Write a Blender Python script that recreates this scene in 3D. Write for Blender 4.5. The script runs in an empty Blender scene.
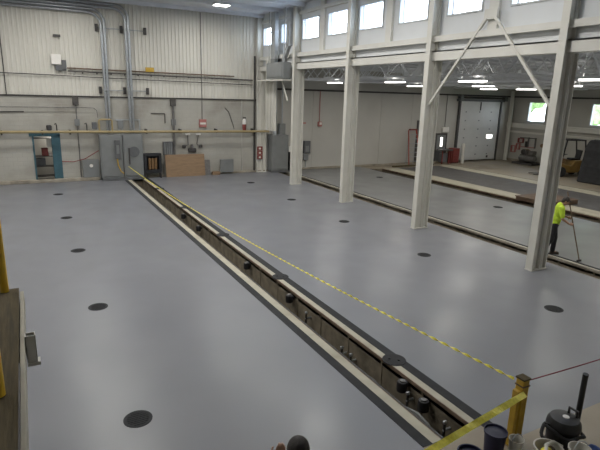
import bpy, bmesh, math, random
from mathutils import Vector, Matrix, noise as mnoise
random.seed(7)
C = bpy.context.scene.collection
PI = math.pi
YB = 26.17      # face of the back wall
XC = 11.28      # faces of the steel columns
XR = 31.6       # far side wall

# ------------------------------------------------------------------ materials
def pm(name, col, rough=.6, metal=0., var=.12, scale=6., bump=0., bscale=40., stretch=(1, 1, 1), emit=0., dirt=None, dirt_at=(.55, .75), rvar=0.):
    m = bpy.data.materials.new(name); m.use_nodes = True
    nt = m.node_tree; N = nt.nodes; L = nt.links
    b = N['Principled BSDF']
    b.inputs['Roughness'].default_value = rough; b.inputs['Metallic'].default_value = metal
    tc = N.new('ShaderNodeTexCoord'); mp = N.new('ShaderNodeMapping'); mp.inputs['Scale'].default_value = stretch
    L.new(tc.outputs['Object'], mp.inputs['Vector'])
    nz = N.new('ShaderNodeTexNoise'); nz.inputs['Scale'].default_value = scale; nz.inputs['Detail'].default_value = 5
    L.new(mp.outputs['Vector'], nz.inputs['Vector'])
    rp = N.new('ShaderNodeValToRGB')
    rp.color_ramp.elements[0].position = .3; rp.color_ramp.elements[1].position = .7
    rp.color_ramp.elements[0].color = tuple(c*(1-var) for c in col)+(1,)
    rp.color_ramp.elements[1].color = tuple(min(1, c*(1+var)) for c in col)+(1,)
    L.new(nz.outputs['Fac'], rp.inputs['Fac']); out = rp.outputs['Color']
    if dirt:
        n2 = N.new('ShaderNodeTexNoise'); n2.inputs['Scale'].default_value = scale*.37; n2.inputs['Detail'].default_value = 8
        L.new(mp.outputs['Vector'], n2.inputs['Vector'])
        r2 = N.new('ShaderNodeValToRGB'); r2.color_ramp.elements[0].position = dirt_at[0]; r2.color_ramp.elements[1].position = dirt_at[1]
        L.new(n2.outputs['Fac'], r2.inputs['Fac'])
        mx = N.new('ShaderNodeMix'); mx.data_type = 'RGBA'
        L.new(r2.outputs['Color'], mx.inputs[0]); L.new(out, mx.inputs[6]); mx.inputs[7].default_value = tuple(dirt)+(1,)
        out = mx.outputs[2]
    L.new(out, b.inputs['Base Color'])
    if rvar:
        mr = N.new('ShaderNodeMapRange'); mr.inputs['From Min'].default_value = .3; mr.inputs['From Max'].default_value = .7
        mr.inputs['To Min'].default_value = max(.02, rough-rvar); mr.inputs['To Max'].default_value = rough+rvar
        L.new(nz.outputs['Fac'], mr.inputs['Value']); L.new(mr.outputs['Result'], b.inputs['Roughness'])
    if bump:
        n3 = N.new('ShaderNodeTexNoise'); n3.inputs['Scale'].default_value = bscale; n3.inputs['Detail'].default_value = 4
        L.new(mp.outputs['Vector'], n3.inputs['Vector'])
        bp = N.new('ShaderNodeBump'); bp.inputs['Strength'].default_value = bump; bp.inputs['Distance'].default_value = .02
        L.new(n3.outputs['Fac'], bp.inputs['Height']); L.new(bp.outputs['Normal'], b.inputs['Normal'])
    if emit:
        b.inputs['Emission Color'].default_value = tuple(col)+(1,); b.inputs['Emission Strength'].default_value = emit
    return m

def polish(m, r0, r1, scale, bump):
    # soft wet-looking patches of the coating: slow noise in gloss and a faint waviness
    nt = m.node_tree; N = nt.nodes; L = nt.links; b = N['Principled BSDF']
    tc = N.new('ShaderNodeTexCoord')
    nz = N.new('ShaderNodeTexNoise'); nz.inputs['Scale'].default_value = scale; nz.inputs['Detail'].default_value = 2.
    L.new(tc.outputs['Object'], nz.inputs['Vector'])
    mr = N.new('ShaderNodeMapRange'); mr.interpolation_type = 'SMOOTHSTEP'
    mr.inputs['From Min'].default_value = .25; mr.inputs['From Max'].default_value = .75
    mr.inputs['To Min'].default_value = r0; mr.inputs['To Max'].default_value = r1
    L.new(nz.outputs['Fac'], mr.inputs['Value']); L.new(mr.outputs['Result'], b.inputs['Roughness'])
    n2 = N.new('ShaderNodeTexNoise'); n2.inputs['Scale'].default_value = 2.2; n2.inputs['Detail'].default_value = 1.
    L.new(tc.outputs['Object'], n2.inputs['Vector'])
    bp = N.new('ShaderNodeBump'); bp.inputs['Strength'].default_value = bump; bp.inputs['Distance'].default_value = .01
    L.new(n2.outputs['Fac'], bp.inputs['Height']); L.new(bp.outputs['Normal'], b.inputs['Normal'])
def block_mat(name, col, mortar, bw=.4, bh=.2, dirt=None):
    m = pm(name, col, .75, var=.07, scale=1.3, dirt=dirt, dirt_at=(.56, .72)); nt = m.node_tree; N = nt.nodes; L = nt.links
    b = N['Principled BSDF']; src = b.inputs['Base Color'].links[0].from_socket
    tc = N.new('ShaderNodeTexCoord'); sx = N.new('ShaderNodeSeparateXYZ'); cb = N.new('ShaderNodeCombineXYZ')
    L.new(tc.outputs['Object'], sx.inputs[0]); L.new(sx.outputs['X'], cb.inputs['X']); L.new(sx.outputs['Z'], cb.inputs['Y'])
    br = N.new('ShaderNodeTexBrick'); br.inputs['Scale'].default_value = 1
    br.inputs['Brick Width'].default_value = bw; br.inputs['Row Height'].default_value = bh
    br.inputs['Mortar Size'].default_value = .008; br.inputs['Mortar Smooth'].default_value = .3
    L.new(cb.outputs[0], br.inputs['Vector'])
    mx = N.new('ShaderNodeMix'); mx.data_type = 'RGBA'
    L.new(br.outputs['Fac'], mx.inputs[0]); L.new(src, mx.inputs[6]); mx.inputs[7].default_value = tuple(mortar)+(1,)
    L.new(mx.outputs[2], b.inputs['Base Color'])
    bp = N.new('ShaderNodeBump'); bp.invert = True; bp.inputs['Strength'].default_value = .4; bp.inputs['Distance'].default_value = .01
    L.new(br.outputs['Fac'], bp.inputs['Height']); L.new(bp.outputs['Normal'], b.inputs['Normal'])
    return m

M = {}
M['paint'] = pm('grey epoxy floor paint', (.182, .188, .208), .40, var=.03, scale=.4)
M['paint2'] = pm('far bay floor paint', (.18, .184, .186), .33, var=.03, scale=.4)
polish(M['paint'], .285, .42, .7, .12); polish(M['paint2'], .285, .40, .7, .12)
M['bare'] = pm('bare concrete', (.30, .26, .195), .55, var=.16, scale=1.2, bump=.1, dirt=(.17, .14, .105), rvar=.12)
M['slab'] = pm('dark slab', (.085, .082, .08), .6, var=.2, scale=2.5, bump=.2, rvar=.1)
M['stripdark'] = pm('dark grey strip', (.026, .028, .031), .9, var=.2, scale=5)
M['stripcream'] = pm('cream concrete strip', (.43, .405, .32), .65, var=.1, scale=4, dirt=(.31, .285, .215))
M['trench'] = pm('trench wall', (.21, .18, .13), .8, var=.3, scale=4, bump=.4, bscale=15, dirt=(.10, .085, .062))
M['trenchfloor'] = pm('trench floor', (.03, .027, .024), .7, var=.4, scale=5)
M['rust'] = pm('rusty steel edge', (.17, .12, .085), .8, var=.3, scale=9)
M['drain'] = pm('cast iron cover', (.014, .015, .017), .8, 0., var=.3, scale=30)
M['liner'] = pm('cream steel liner', (.62, .605, .55), .5, var=.05, scale=.8, stretch=(1, 1, .25), dirt=(.55, .53, .46), dirt_at=(.6, .85))
M['block'] = block_mat('painted block', (.40, .39, .35), (.36, .35, .315), dirt=(.29, .275, .24))
M['panel'] = pm('low bay wall panel', (.47, .46, .425), .55, var=.05, scale=.6, dirt=(.40, .385, .345))
M['curb'] = pm('concrete kerb', (.31, .28, .225), .8, var=.2, scale=3, dirt=(.12, .10, .08))
M['white'] = pm('white steel paint', (.64, .63, .575), .42, var=.05, scale=2, dirt=(.53, .505, .44), dirt_at=(.62, .85))
M['girder'] = pm('cream girder paint', (.66, .65, .60), .5, var=.05, scale=2)
M['clere'] = pm('clerestory wall', (.68, .70, .71), .55, var=.04, scale=1)
M['deck'] = pm('grey roof deck', (.68, .70, .73), .7, var=.06, scale=1)
M['joist'] = pm('grey joist paint', (.70, .72, .75), .6, var=.06, scale=3)
M['frame'] = pm('window frame', (.55, .57, .58), .45, var=.05)
M['darksteel'] = pm('dark steel', (.06, .057, .055), .55, .4, var=.25, scale=8)
M['galv'] = pm('galvanised conduit', (.40, .42, .44), .38, .75, var=.1, scale=12)
M['galvdull'] = pm('dull duct steel', (.38, .40, .41), .5, .3, var=.12, scale=5)
M['cabinet'] = pm('grey enamel cabinet', (.20, .21, .21), .45, var=.08, scale=3)
M['cabinetdark'] = pm('dark grey enamel', (.11, .115, .12), .5, var=.12, scale=6)
M['yellowpipe'] = pm('ochre pipe paint', (.34, .27, .135), .5, var=.12, scale=5, stretch=(1, 1, 1))
M['yellow'] = pm('safety yellow', (.50, .315, .035), .45, var=.14, scale=7, dirt=(.36, .21, .04))
M['railyellow'] = pm('bright rail yellow', (.72, .45, .03), .45, var=.1, scale=6)
M['tape'] = pm('yellow tape', (.86, .77, .09), .4, var=.12, scale=30)
M['tapemark'] = pm('tape black', (.03, .03, .02), .5)
M['red'] = pm('red paint', (.20, .04, .035), .5, var=.15, scale=9)
M['redpink'] = pm('faded red', (.42, .17, .155), .5, var=.08)
M['blue'] = pm('teal blue door paint', (.045, .11, .14), .5, var=.15, scale=8)
M['black'] = pm('black plastic', (.018, .018, .02), .45, var=.2, scale=8)
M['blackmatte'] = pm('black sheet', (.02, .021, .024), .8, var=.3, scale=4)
M['navy'] = pm('navy plastic', (.016, .018, .055), .45, var=.15, scale=6)
M['navyshade'] = pm('navy plastic shaded inside', (.012, .014, .042), .5)  # darker copy of the navy: shade inside the buckets put into the colour
M['whiteplastic'] = pm('white plastic', (.66, .64, .58), .4, var=.06, scale=8, dirt=(.45, .40, .32), dirt_at=(.58, .8))
M['ply'] = pm('plywood', (.25, .165, .095), .65, var=.14, scale=3, stretch=(1, 1, 5), dirt=(.19, .12, .07))
M['oldwood'] = pm('weathered boards', (.085, .066, .032), .95, var=.3, scale=8, stretch=(5, .35, 5), bump=.3, bscale=30, dirt=(.05, .04, .024))
M['brown'] = pm('brown boards', (.13, .085, .055), .7, var=.25, scale=4)
M['orange'] = pm('orange copper', (.22, .13, .06), .55, .2, var=.2, scale=20)
M['door'] = pm('white sectional door', (.62, .62, .60), .45, var=.04, scale=2)
M['seal'] = pm('door seal', (.07, .07, .07), .7)
M['signwhite'] = pm('sign white', (.78, .76, .72), .5, var=.03)
M['lime'] = pm('hi vis lime cotton', (.47, .66, .04), .8, var=.1, scale=12, bump=.3, bscale=25)
M['trouser'] = pm('black work trousers', (.018, .018, .022), .85, var=.25, scale=10, bump=.3, bscale=25)
M['shirt'] = pm('dark grey shirt', (.05, .052, .06), .85, var=.15, scale=12)
M['jeans'] = pm('blue jeans', (.05, .07, .12), .85, var=.2, scale=20)
M['boot'] = pm('brown leather boots', (.045, .03, .02), .6, var=.2, scale=15)
M['skin'] = pm('skin', (.46, .27, .19), .5, var=.06, scale=10)
M['hair'] = pm('dark hair', (.022, .016, .013), .5, var=.3, scale=40, stretch=(3, 3, 1), bump=.5, bscale=60)
M['eye'] = pm('eye', (.05, .04, .035), .3)
M['leaf'] = pm('tree leaves', (.30, .40, .18), .8, var=.3, scale=3)
M['bark'] = pm('bark', (.10, .07, .045), .9, var=.3, scale=8)
M['grass'] = pm('grass', (.14, .2, .06), .9, var=.3, scale=2)
M['string'] = pm('red string', (.22, .035, .05), .7)
M['fibreglass'] = pm('orange red fibreglass', (.42, .09, .06), .5, var=.1)
M['lamp'] = pm('lamp diffuser', (1., .97, .9), .4, var=0, emit=9.)
M['lamp_pane_glow'] = pm('strip lamp and pane glow', (1., .98, .92), .4, var=0, emit=5.)  # strip lamps; the same emission imitates brightness in two door panes
M['tyre'] = pm('tyre rubber', (.02, .02, .02), .8, var=.3, scale=20)
M['forkyellow'] = pm('forklift yellow', (.26, .16, .045), .45, var=.15, scale=5, dirt=(.2, .12, .04))
M['machine'] = pm('grey machine', (.16, .155, .15), .5, .3, var=.25, scale=9)
M['bluecloth'] = pm('blue cloth', (.06, .11, .32), .8, var=.2, scale=10)
M['shelfdark'] = pm('dark shelving', (.07, .065, .06), .6, var=.3, scale=5)

def glass_mat():
    m = bpy.data.materials.new('window glass'); m.use_nodes = True
    nt = m.node_tree; N = nt.nodes; L = nt.links; N.remove(N['Principled BSDF'])
    t = N.new('ShaderNodeBsdfTransparent'); t.inputs[0].default_value = (.92, .95, .97, 1)
    g = N.new('ShaderNodeBsdfGlossy'); g.inputs['Roughness'].default_value = .03
    nz = N.new('ShaderNodeTexNoise'); nz.inputs['Scale'].default_value = 2.
    mr = N.new('ShaderNodeMapRange'); mr.inputs['To Min'].default_value = .03; mr.inputs['To Max'].default_value = .09
    L.new(nz.outputs['Fac'], mr.inputs['Value'])
    mx = N.new('ShaderNodeMixShader'); L.new(mr.outputs[0], mx.inputs[0]); L.new(t.outputs[0], mx.inputs[1]); L.new(g.outputs[0], mx.inputs[2])
    L.new(mx.outputs[0], N['Material Output'].inputs['Surface'])
    return m
M['glass'] = glass_mat()

# ------------------------------------------------------------------ mesh builder
class MB:
    def __init__(s): s.v = []; s.f = []; s.m = []
    def _add(s, vs, fs, m=0):
        o = len(s.v); s.v += [tuple(v) for v in vs]; s.f += [tuple(i+o for i in f) for f in fs]; s.m += [m]*len(fs); return s
    def box(s, x0, x1, y0, y1, z0, z1, m=0):
        return s._add([(x, y, z) for z in (z0, z1) for y in (y0, y1) for x in (x0, x1)],
                      [(0, 2, 3, 1), (4, 5, 7, 6), (0, 1, 5, 4), (2, 6, 7, 3), (0, 4, 6, 2), (1, 3, 7, 5)], m)
    def obox(s, c, size, rot, m=0):
        c = Vector(c); hx, hy, hz = (a/2 for a in size)
        vs = [c+rot @ Vector((x, y, z)) for z in (-hz, hz) for y in (-hy, hy) for x in (-hx, hx)]
        return s._add(vs, [(0, 2, 3, 1), (4, 5, 7, 6), (0, 1, 5, 4), (2, 6, 7, 3), (0, 4, 6, 2), (1, 3, 7, 5)], m)
    def bar(s, p0, p1, w, h, m=0):
        p0 = Vector(p0); p1 = Vector(p1); d = p1-p0
        q = d.to_track_quat('X', 'Z').to_matrix()
        return s.obox((p0+p1)/2, (d.length, w, h), q, m)
    def tube(s, pts, r, n=8, m=0, caps=True):
        pts = [Vector(p) for p in pts]; rs = r if isinstance(r, (list, tuple)) else [r]*len(pts)
        k = len(pts); vs = []; fs = []; prev = None
        for i, p in enumerate(pts):
            t = (pts[min(i+1, k-1)]-pts[max(i-1, 0)]).normalized()
            if prev is None:
                a = Vector((0, 0, 1)) if abs(t.z) < .9 else Vector((1, 0, 0)); u = t.cross(a).normalized()
            else:
                u = (prev-t*prev.dot(t)).normalized()
            prev = u; w = t.cross(u)
            for j in range(n):
                a = 2*PI*j/n; vs.append(p+(u*math.cos(a)+w*math.sin(a))*rs[i])
        for i in range(k-1):
            for j in range(n):
                a = i*n+j; b = i*n+(j+1) % n; fs.append((a, b, b+n, a+n))
        if caps: fs.append(tuple(range(n-1, -1, -1))); fs.append(tuple((k-1)*n+j for j in range(n)))
        return s._add(vs, fs, m)
    def lathe(s, prof, c, n=24, m=0):
        c = Vector(c); vs = []; fs = []; k = len(prof)
        for r, z in prof:
            for j in range(n):
                a = 2*PI*j/n; vs.append(c+Vector((r*math.cos(a), r*math.sin(a), z)))
        for i in range(k-1):
            for j in range(n):
                a = i*n+j; b = i*n+(j+1) % n; fs.append((a, b, b+n, a+n))
        if prof[0][0] > 1e-6: fs.append(tuple(range(n-1, -1, -1)))
        if prof[-1][0] > 1e-6: fs.append(tuple((k-1)*n+j for j in range(n)))
        return s._add(vs, fs, m)
    def ell(s, c, rad, n=14, k=9, m=0, rot=None):
        c = Vector(c); vs = []; fs = []
        for i in range(k+1):
            th = PI*i/k
            for j in range(n):
                a = 2*PI*j/n; p = Vector((rad[0]*math.sin(th)*math.cos(a), rad[1]*math.sin(th)*math.sin(a), rad[2]*math.cos(th)))
                vs.append(c+(rot @ p if rot else p))
        for i in range(k):
            for j in range(n):
                a = i*n+j; b = i*n+(j+1) % n; fs.append((a, a+n, b+n, b))
        return s._add(vs, fs, m)
    def cap(s, p0, r0, p1, r1):
        s.ell(p0, (r0,)*3, 10, 7); s.ell(p1, (r1,)*3, 10, 7); return s.tube([p0, p1], [r0, r1], 12)
    def prism(s, poly, axis, a0, a1, m=0):
        n = len(poly)
        def P(u, w, a): return {'x': (a, u, w), 'y': (u, a, w), 'z': (u, w, a)}[axis]
        vs = [P(u, w, a0) for u, w in poly]+[P(u, w, a1) for u, w in poly]
        fs = [tuple(range(n-1, -1, -1)), tuple(range(n, 2*n))]+[(i, (i+1) % n, (i+1) % n+n, i+n) for i in range(n)]
        return s._add(vs, fs, m)
    def xf(s, mat): s.v = [tuple(mat @ Vector(v)) for v in s.v]; return s
    def build(s, name, mats, parent=None, origin=None, smooth=False, bevel=0.):
        if not isinstance(mats, (list, tuple)): mats = [mats]
        o0 = Vector((0, 0, 0))
        if parent is not None:
            p = parent
            while p is not None: o0 = o0+p.location; p = p.parent
        elif origin is not None: o0 = Vector(origin)
        me = bpy.data.meshes.new(name)
        me.from_pydata([tuple(Vector(v)-o0) for v in s.v], [], s.f)
        for mt in mats: me.materials.append(M[mt] if isinstance(mt, str) else mt)
        me.polygons.foreach_set('material_index', s.m)
        bm = bmesh.new(); bm.from_mesh(me)
        bmesh.ops.recalc_face_normals(bm, faces=bm.faces)
        if bevel:
            ed = [e for e in bm.edges if len(e.link_faces) == 2 and e.calc_face_angle(0) > .6]
            bmesh.ops.bevel(bm, geom=ed, offset=bevel, segments=1, affect='EDGES', profile=.5)
        bm.to_mesh(me); bm.free()
        if smooth:
            for p in me.polygons: p.use_smooth = True
            me.set_sharp_from_angle(angle=math.radians(42))
        o = bpy.data.objects.new(name, me); C.objects.link(o)
        if parent is not None: o.parent = parent
        elif origin is not None: o.location = o0
        return o

def tag(o, label=None, cat=None, group=None, kind=None):
    if label: o['label'] = label
    if cat: o['category'] = cat
    if group: o['group'] = group
    if kind: o['kind'] = kind
    return o
def thing(name, loc, label, cat, group=None, kind=None):
    o = bpy.data.objects.new(name, None); o.empty_display_size = .1; C.objects.link(o); o.location = loc
    return tag(o, label, cat, group, kind)
def struct(o): o['kind'] = 'structure'; return o
def dup(root, loc, label=None):
    r = root.copy(); C.objects.link(r); r.location = loc
    if label: r['label'] = label
    def rec(src, dst):
        for ch in list(src.children):
            c = ch.copy(); C.objects.link(c); c.parent = dst; rec(ch, c)
    rec(root, r)
    return r

# ------------------------------------------------------------------ floor
f = MB()
def slab(x0, x1, y0, y1, m): f.box(x0, x1, y0, y1, -.12, 0, m)
T1a, T1b = 4.40, 4.98            # service trench between the bays
T1s, T1e = 4.06, 25.75
slab(-7, 4.08, -3, YB, 0); slab(5.28, 12.38, 3.66, YB, 0); slab(4.08, 5.28, T1e, YB, 0)
slab(4.08, 12.38, -3, 3.66, 2); slab(4.08, 5.28, 3.66, T1s, 2)
slab(13.2, 18.4, -3, YB, 1); slab(12.38, 13.2, 25.9, YB, 1); slab(18.4, 24.9, 25.0, YB, 2); slab(24.9, XR, -3, YB, 2)
slab(4.08, T1a, T1s, T1e, 2); slab(T1b, 5.28, T1s, T1e, 2); slab(12.93, 13.2, -3, 25.9, 2); slab(19.2, 24.9, -3, 25.0, 2)
struct(f.build('floor', ['paint', 'paint2', 'bare']))

def strip(name, mat, x0, x1, y0, y1, h=.006):
    return struct(MB().box(x0, x1, y0, y1, 0.0005, h).build(name, mat))
n_tr = [0]
def tname(): n_tr[0] += 1; return 'trim_%d' % n_tr[0]
strip(tname(), 'stripdark', 4.08, 4.24, T1s, 25.9); strip(tname(), 'stripcream', 4.24, T1a, T1s, T1e)
strip(tname(), 'stripcream', T1b, 5.105, T1s, T1e); strip(tname(), 'stripdark', 5.105, 5.285, 3.72, 25.9)
strip(tname(), 'stripdark', 4.24, 5.105, T1e, 25.95)
strip(tname(), 'stripcream', 12.98, 13.07, -3, 25.8); strip(tname(), 'stripdark', 13.07, 13.2, -3, 25.8)
strip(tname(), 'stripdark', 12.93, 12.98, -3, 25.8)
strip(tname(), 'stripcream', 19.3, 20.3, 2, 24.8, .02); strip(tname(), 'slab', 20.3, 23.75, 2, 24.8, .012)
strip(tname(), 'stripcream', 23.75, 24.7, 2, 24.8, .03); strip(tname(), 'stripdark', 24.7, 24.92, 2, 25.0)
strip(tname(), 'stripdark', 18.36, 18.42, -3, 25.0)

def pit(x0, x1, y0, y1, d, lip):
    p = MB()
    p.box(x0-.1, x0, y0-.1, y1+.1, -d, -.005); p.box(x1, x1+.1, y0-.1, y1+.1, -d, -.005)
    p.box(x0, x1, y0-.1, y0, -d, -.005); p.box(x0, x1, y1, y1+.1, -d, -.005)
    yy = y0+1.0
    while yy < y1:                       # formwork joints in the trench walls
        p.box(x1-.012, x1, yy, yy+.035, -d, -.05); p.box(x0, x0+.012, yy, yy+.035, -d, -.05); yy += 1.02
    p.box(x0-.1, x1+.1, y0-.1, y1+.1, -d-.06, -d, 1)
    p.box(x0-.002, x0+.008, y0, y1, -.05, .008, 2); p.box(x1-.008, x1+.002, y0, y1, -.05, .008, 2)
    return struct(p.build('floor_trench', ['trench', 'trenchfloor', lip]))
pit(T1a, T1b, T1s, T1e, .62, 'rust'); pit(12.38, 12.93, -2.8, 25.9, .45, 'curb'); pit(18.42, 19.2, 2, 24.9, .6, 'brown')

# ------------------------------------------------------------------ back wall
b = MB()
b.box(-7, .30, YB, YB+.3, 0, 3.95); b.box(1.40, 11.6, YB, YB+.3, 0, 3.95); b.box(.30, 1.40, YB, YB+.3, 2.2, 3.95)
# ribbed steel liner above the block
prof = []; x = -7.0; k = 0
while x < 11.6:
    prof += [(x, YB+.04), (x+.10, YB+.04), (x+.115, YB), (x+.165, YB)]; x += .18
prof += [(11.6, YB+.04), (11.6, YB+.3), (-7, YB+.3)]
struct(b.build('wall_back', ['block']))
b = MB()
b.prism([(u, w) for u, w in prof], 'z', 3.95, 8.29)
struct(b.build('wall_back_upper', 'liner'))
struct(MB().box(11.6, XR+.3, YB, YB+.3, 0, 5.9).build('wall_back_low_bay', 'panel'))
struct(MB().box(-7, 11.5, YB-.05, YB+.01, 3.90, 3.96).build(tname(), 'darksteel'))
struct(MB().box(-7, 3.0, YB-.22, YB, 0, .15).box(5.3, 11.9, YB-.14, YB, 0, .10).build('baseboard_back', 'curb', bevel=.015))
struct(MB().box(11.95, 30.3, YB-.10, YB, 0, .12).build('baseboard_low_bay', 'curb', bevel=.01))
s = MB()
for xx in (14.9, 17.3, 19.8, 22.3, 24.6): s.box(xx-.02, xx+.02, YB-.02, YB+.01, .12, 4.5)
struct(s.build(tname(), 'panel'))
struct(MB().box(11.95, XR, YB-.12, YB, 4.50, 4.60).build(tname(), 'darksteel'))
for xx in (-.55,): struct(MB().box(xx-.02, xx+.02, YB-.03, YB, 3.96, 8.3).build(tname(), 'darksteel'))

# side walls, roofs
struct(MB().box(-7.3, -7, -3.3, YB+.3, 0, 8.35).build('wall_left', 'block'))
struct(MB().box(-7.3, XR+.3, -3.3, -3, 0, 8.35).build('wall_front', 'panel'))
c = MB(); c.box(-7.3, 11.9, -3.3, YB+.3, 8.3, 8.5)
yy = 1.0
while yy < 26: c.box(-7, 11.6, yy-.06, yy+.06, 8.12, 8.3); yy += 2.27
struct(c.build('ceiling', 'deck'))
c = MB()
prof = []; yy = -3.0
while yy < YB: prof += [(yy, 5.78), (yy+.12, 5.78), (yy+.15, 5.83), (yy+.27, 5.83)]; yy += .3
prof += [(YB+.3, 5.83), (YB+.3, 6.0), (-3, 6.0)]
c.prism(prof, 'x', 11.72, XR+.3)
struct(c.build('ceiling_low_bay', 'deck'))
yy = 24.9; k = 0
while yy > 1.5:
    j = MB()
    j.box(11.75, XR, yy-.05, yy+.05, 5.70, 5.77); j.box(12.1, XR-.3, yy-.05, yy+.05, 5.03, 5.09)
    xx = 12.1; up = False
    while xx < XR-.8:
        j.bar((xx, yy, 5.06 if not up else 5.73), (xx+.62, yy, 5.73 if not up else 5.06), .03, .03); up = not up; xx += .62
    struct(j.build('ceiling_joist', 'joist')); yy -= 1.5; k += 1
for xx in (16.2, 20.6, 25.6):
    struct(MB().box(xx-.03, xx+.03, -2.5, YB-.15, 4.97, 5.03).build('ceiling_bridging', 'joist'))

# clerestory wall over the column line
XW = 11.62
WY = [(24.90, 25.95), (22.50, 23.80), (20.08, 21.60), (17.85, 19.37), (15.56, 17.06), (13.22, 14.70), (11.0, 12.40), (8.65, 10.06), (6.2, 7.6), (4.05, 5.4), (1.4, 2.8)]
Z0, Z1 = 6.69, 7.62
w = MB(); w.box(XW, XW+.25, -3, YB, 5.70, Z0); w.box(XW, XW+.25, -3, YB, Z1, 8.3)
ys = sorted(WY); prev = -3
for a, bb in ys: w.box(XW, XW+.25, prev, a, Z0, Z1); prev = bb
w.box(XW, XW+.25, prev, YB, Z0, Z1)
struct(w.build('wall_clerestory', 'clere'))
for i, (a, bb) in enumerate(WY):
    o = thing('window_%d' % (i+1), (XW, (a+bb)/2, Z0), None, None, kind='structure')
    fr = MB(); t = .05
    fr.box(XW-.03, XW+.1, a, bb, Z0, Z0+t); fr.box(XW-.03, XW+.1, a, bb, Z1-t, Z1)
    fr.box(XW-.03, XW+.1, a, a+t, Z0+t, Z1-t); fr.box(XW-.03, XW+.1, bb-t, bb, Z0+t, Z1-t)
    fr.box(XW+.02, XW+.06, bb-.22, bb-.18, Z0+t, Z1-t)
    fr.build('window_frame', 'frame', o)
    MB().box(XW+.05, XW+.06, a+t, bb-t, Z0+t, Z1-t).build('pane', 'glass', o)
# horizontal steel: ledge channel and girder
struct(MB().box(XC+.14, XW, -3, YB, 6.02, 6.15).box(XC+.14, XC+.2, -3, YB, 5.98, 6.02).build(tname(), 'girder'))
struct(MB().box(XC+.16, XW+.12, -3, YB, 5.43, 5.47).box(XC+.16, XC+.22, -3, YB, 5.47, 5.72).box(XC+.16, XW+.12, -3, YB, 5.68, 5.72).build(tname(), 'girder'))
struct(MB().box(XC+.22, XW, -3, YB, 7.82, 7.95).build(tname(), 'girder'))
for yy in (24.35, 19.72, 15.13, 10.53, 5.8):
    struct(MB().box(XW-.10, XW, yy-.16, yy+.16, 6.15, 8.3).build(tname(), 'girder'))

# steel columns
def column(yc, label, low=True):
    o = thing('steel_column', (XC+.3, yc, 0), label, 'column', 'steel columns between the bays', 'thing')
    hw = .10
    MB().box(XC, XC+.03, yc-hw, yc+hw, .03, 8.11).build('flange', 'white', o)
    MB().box(XC+.03, XC+.29, yc-.012, yc+.012, .03, 8.11).build('web', 'white', o)
    MB().box(XC+.29, XC+.32, yc-hw, yc+hw, .03, 8.11).build('flange', 'white', o)
    MB().box(XC+.35, XC+.38, yc-.095, yc+.095, .03, 5.43).box(XC+.38, XC+.53, yc-.01, yc+.01, .03, 5.43).box(XC+.53, XC+.56, yc-.095, yc+.095, .03, 5.43).build('support_post', 'white', o)
    MB().box(XC-.01, XC+.57, yc-.11, yc+.11, 0.001, .03).build('base_plate', 'white', o)
    return o
for yc, lab in ((8.16, 'white steel column nearest the camera, beside the worker in lime'), (12.74, 'white steel column second from the camera, cutting across the far bay'),
                (17.28, 'white steel column third from the camera, between trench and grey floor'), (21.82, 'white steel column farthest from the camera that stands free on the floor'),
                (26.055, 'white steel column against the back wall in the corner behind the pipes')):
    column(yc, lab)
# chevron brace in the second bay
o = thing('chevron_brace', (XC+.2, 10.45, 4.1), 'white inverted V brace between the two nearest steel columns', 'brace', kind='thing')
MB().bar((XC+.16, 12.64, 4.1), (XC+.16, 10.62, 6.52), .07, .07).build('diagonal', 'white', o)
MB().bar((XC+.16, 8.27, 4.1), (XC+.16, 10.42, 6.52), .07, .07).build('diagonal', 'white', o)
MB().box(XC+.13, XC+.19, 10.3, 10.74, 6.42, 6.68).build('gusset_plate', 'white', o)

# ------------------------------------------------------------------ far side wall
w = MB()
RW = [(23.25, 24.70), (18.62, 20.08), (14.0, 15.45), (9.4, 10.85)]
w.box(XR, XR+.3, -3, YB+.3, 0, 2.85); w.box(XR, XR+.3, -3, YB+.3, 4.25, 5.9)
prev = -3
for a, bb in sorted(RW): w.box(XR, XR+.3, prev, a, 2.85, 4.25); prev = bb
w.box(XR, XR+.3, prev, YB+.3, 2.85, 4.25)
struct(w.build('wall_right', 'panel'))
for i, (a, bb) in enumerate(RW):
    o = thing('window_%d' % (i+12), (XR, (a+bb)/2, 2.85), None, None, kind='structure'); t = .07
    MB().box(XR-.03, XR+.12, a, bb, 2.85, 2.85+t).box(XR-.03, XR+.12, a, bb, 4.25-t, 4.25).box(XR-.03, XR+.12, a, a+t, 2.85+t, 4.25-t).box(XR-.03, XR+.12, bb-t, bb, 2.85+t, 4.25-t).build('window_frame', 'frame', o)
    MB().box(XR+.05, XR+.06, a+t, bb-t, 2.85+t, 4.25-t).build('pane', 'glass', o)
struct(MB().box(XR-.28, XR, -3, YB, 2.40, 2.72).build(tname(), 'girder'))
struct(MB().box(XR-.16, XR, -3, YB, 2.03, 2.16).build(tname(), 'girder'))
struct(MB().box(XR-.18, XR, -3, YB, 4.50, 4.60).build(tname(), 'darksteel'))
struct(MB().box(XR-.10, XR, -3, YB, 0, .15).build('baseboard_right', 'curb'))
for yc, lab in ((25.85, 'cream steel post in the far corner of the low bay'),):
    o = thing('wall_post', (XR-.2, yc, 0), lab, 'post', kind='thing')
    MB().box(XR-.42, XR-.39, yc-.16, yc+.16, .02, 4.95).build('flange', 'white', o)
    MB().box(XR-.39, XR-.31, yc-.02, yc+.02, .02, 4.95).build('web', 'white', o)
    MB().box(XR-.44, XR-.30, yc-.18, yc+.18, 0.001, .02).build('base_plate', 'white', o)

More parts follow.
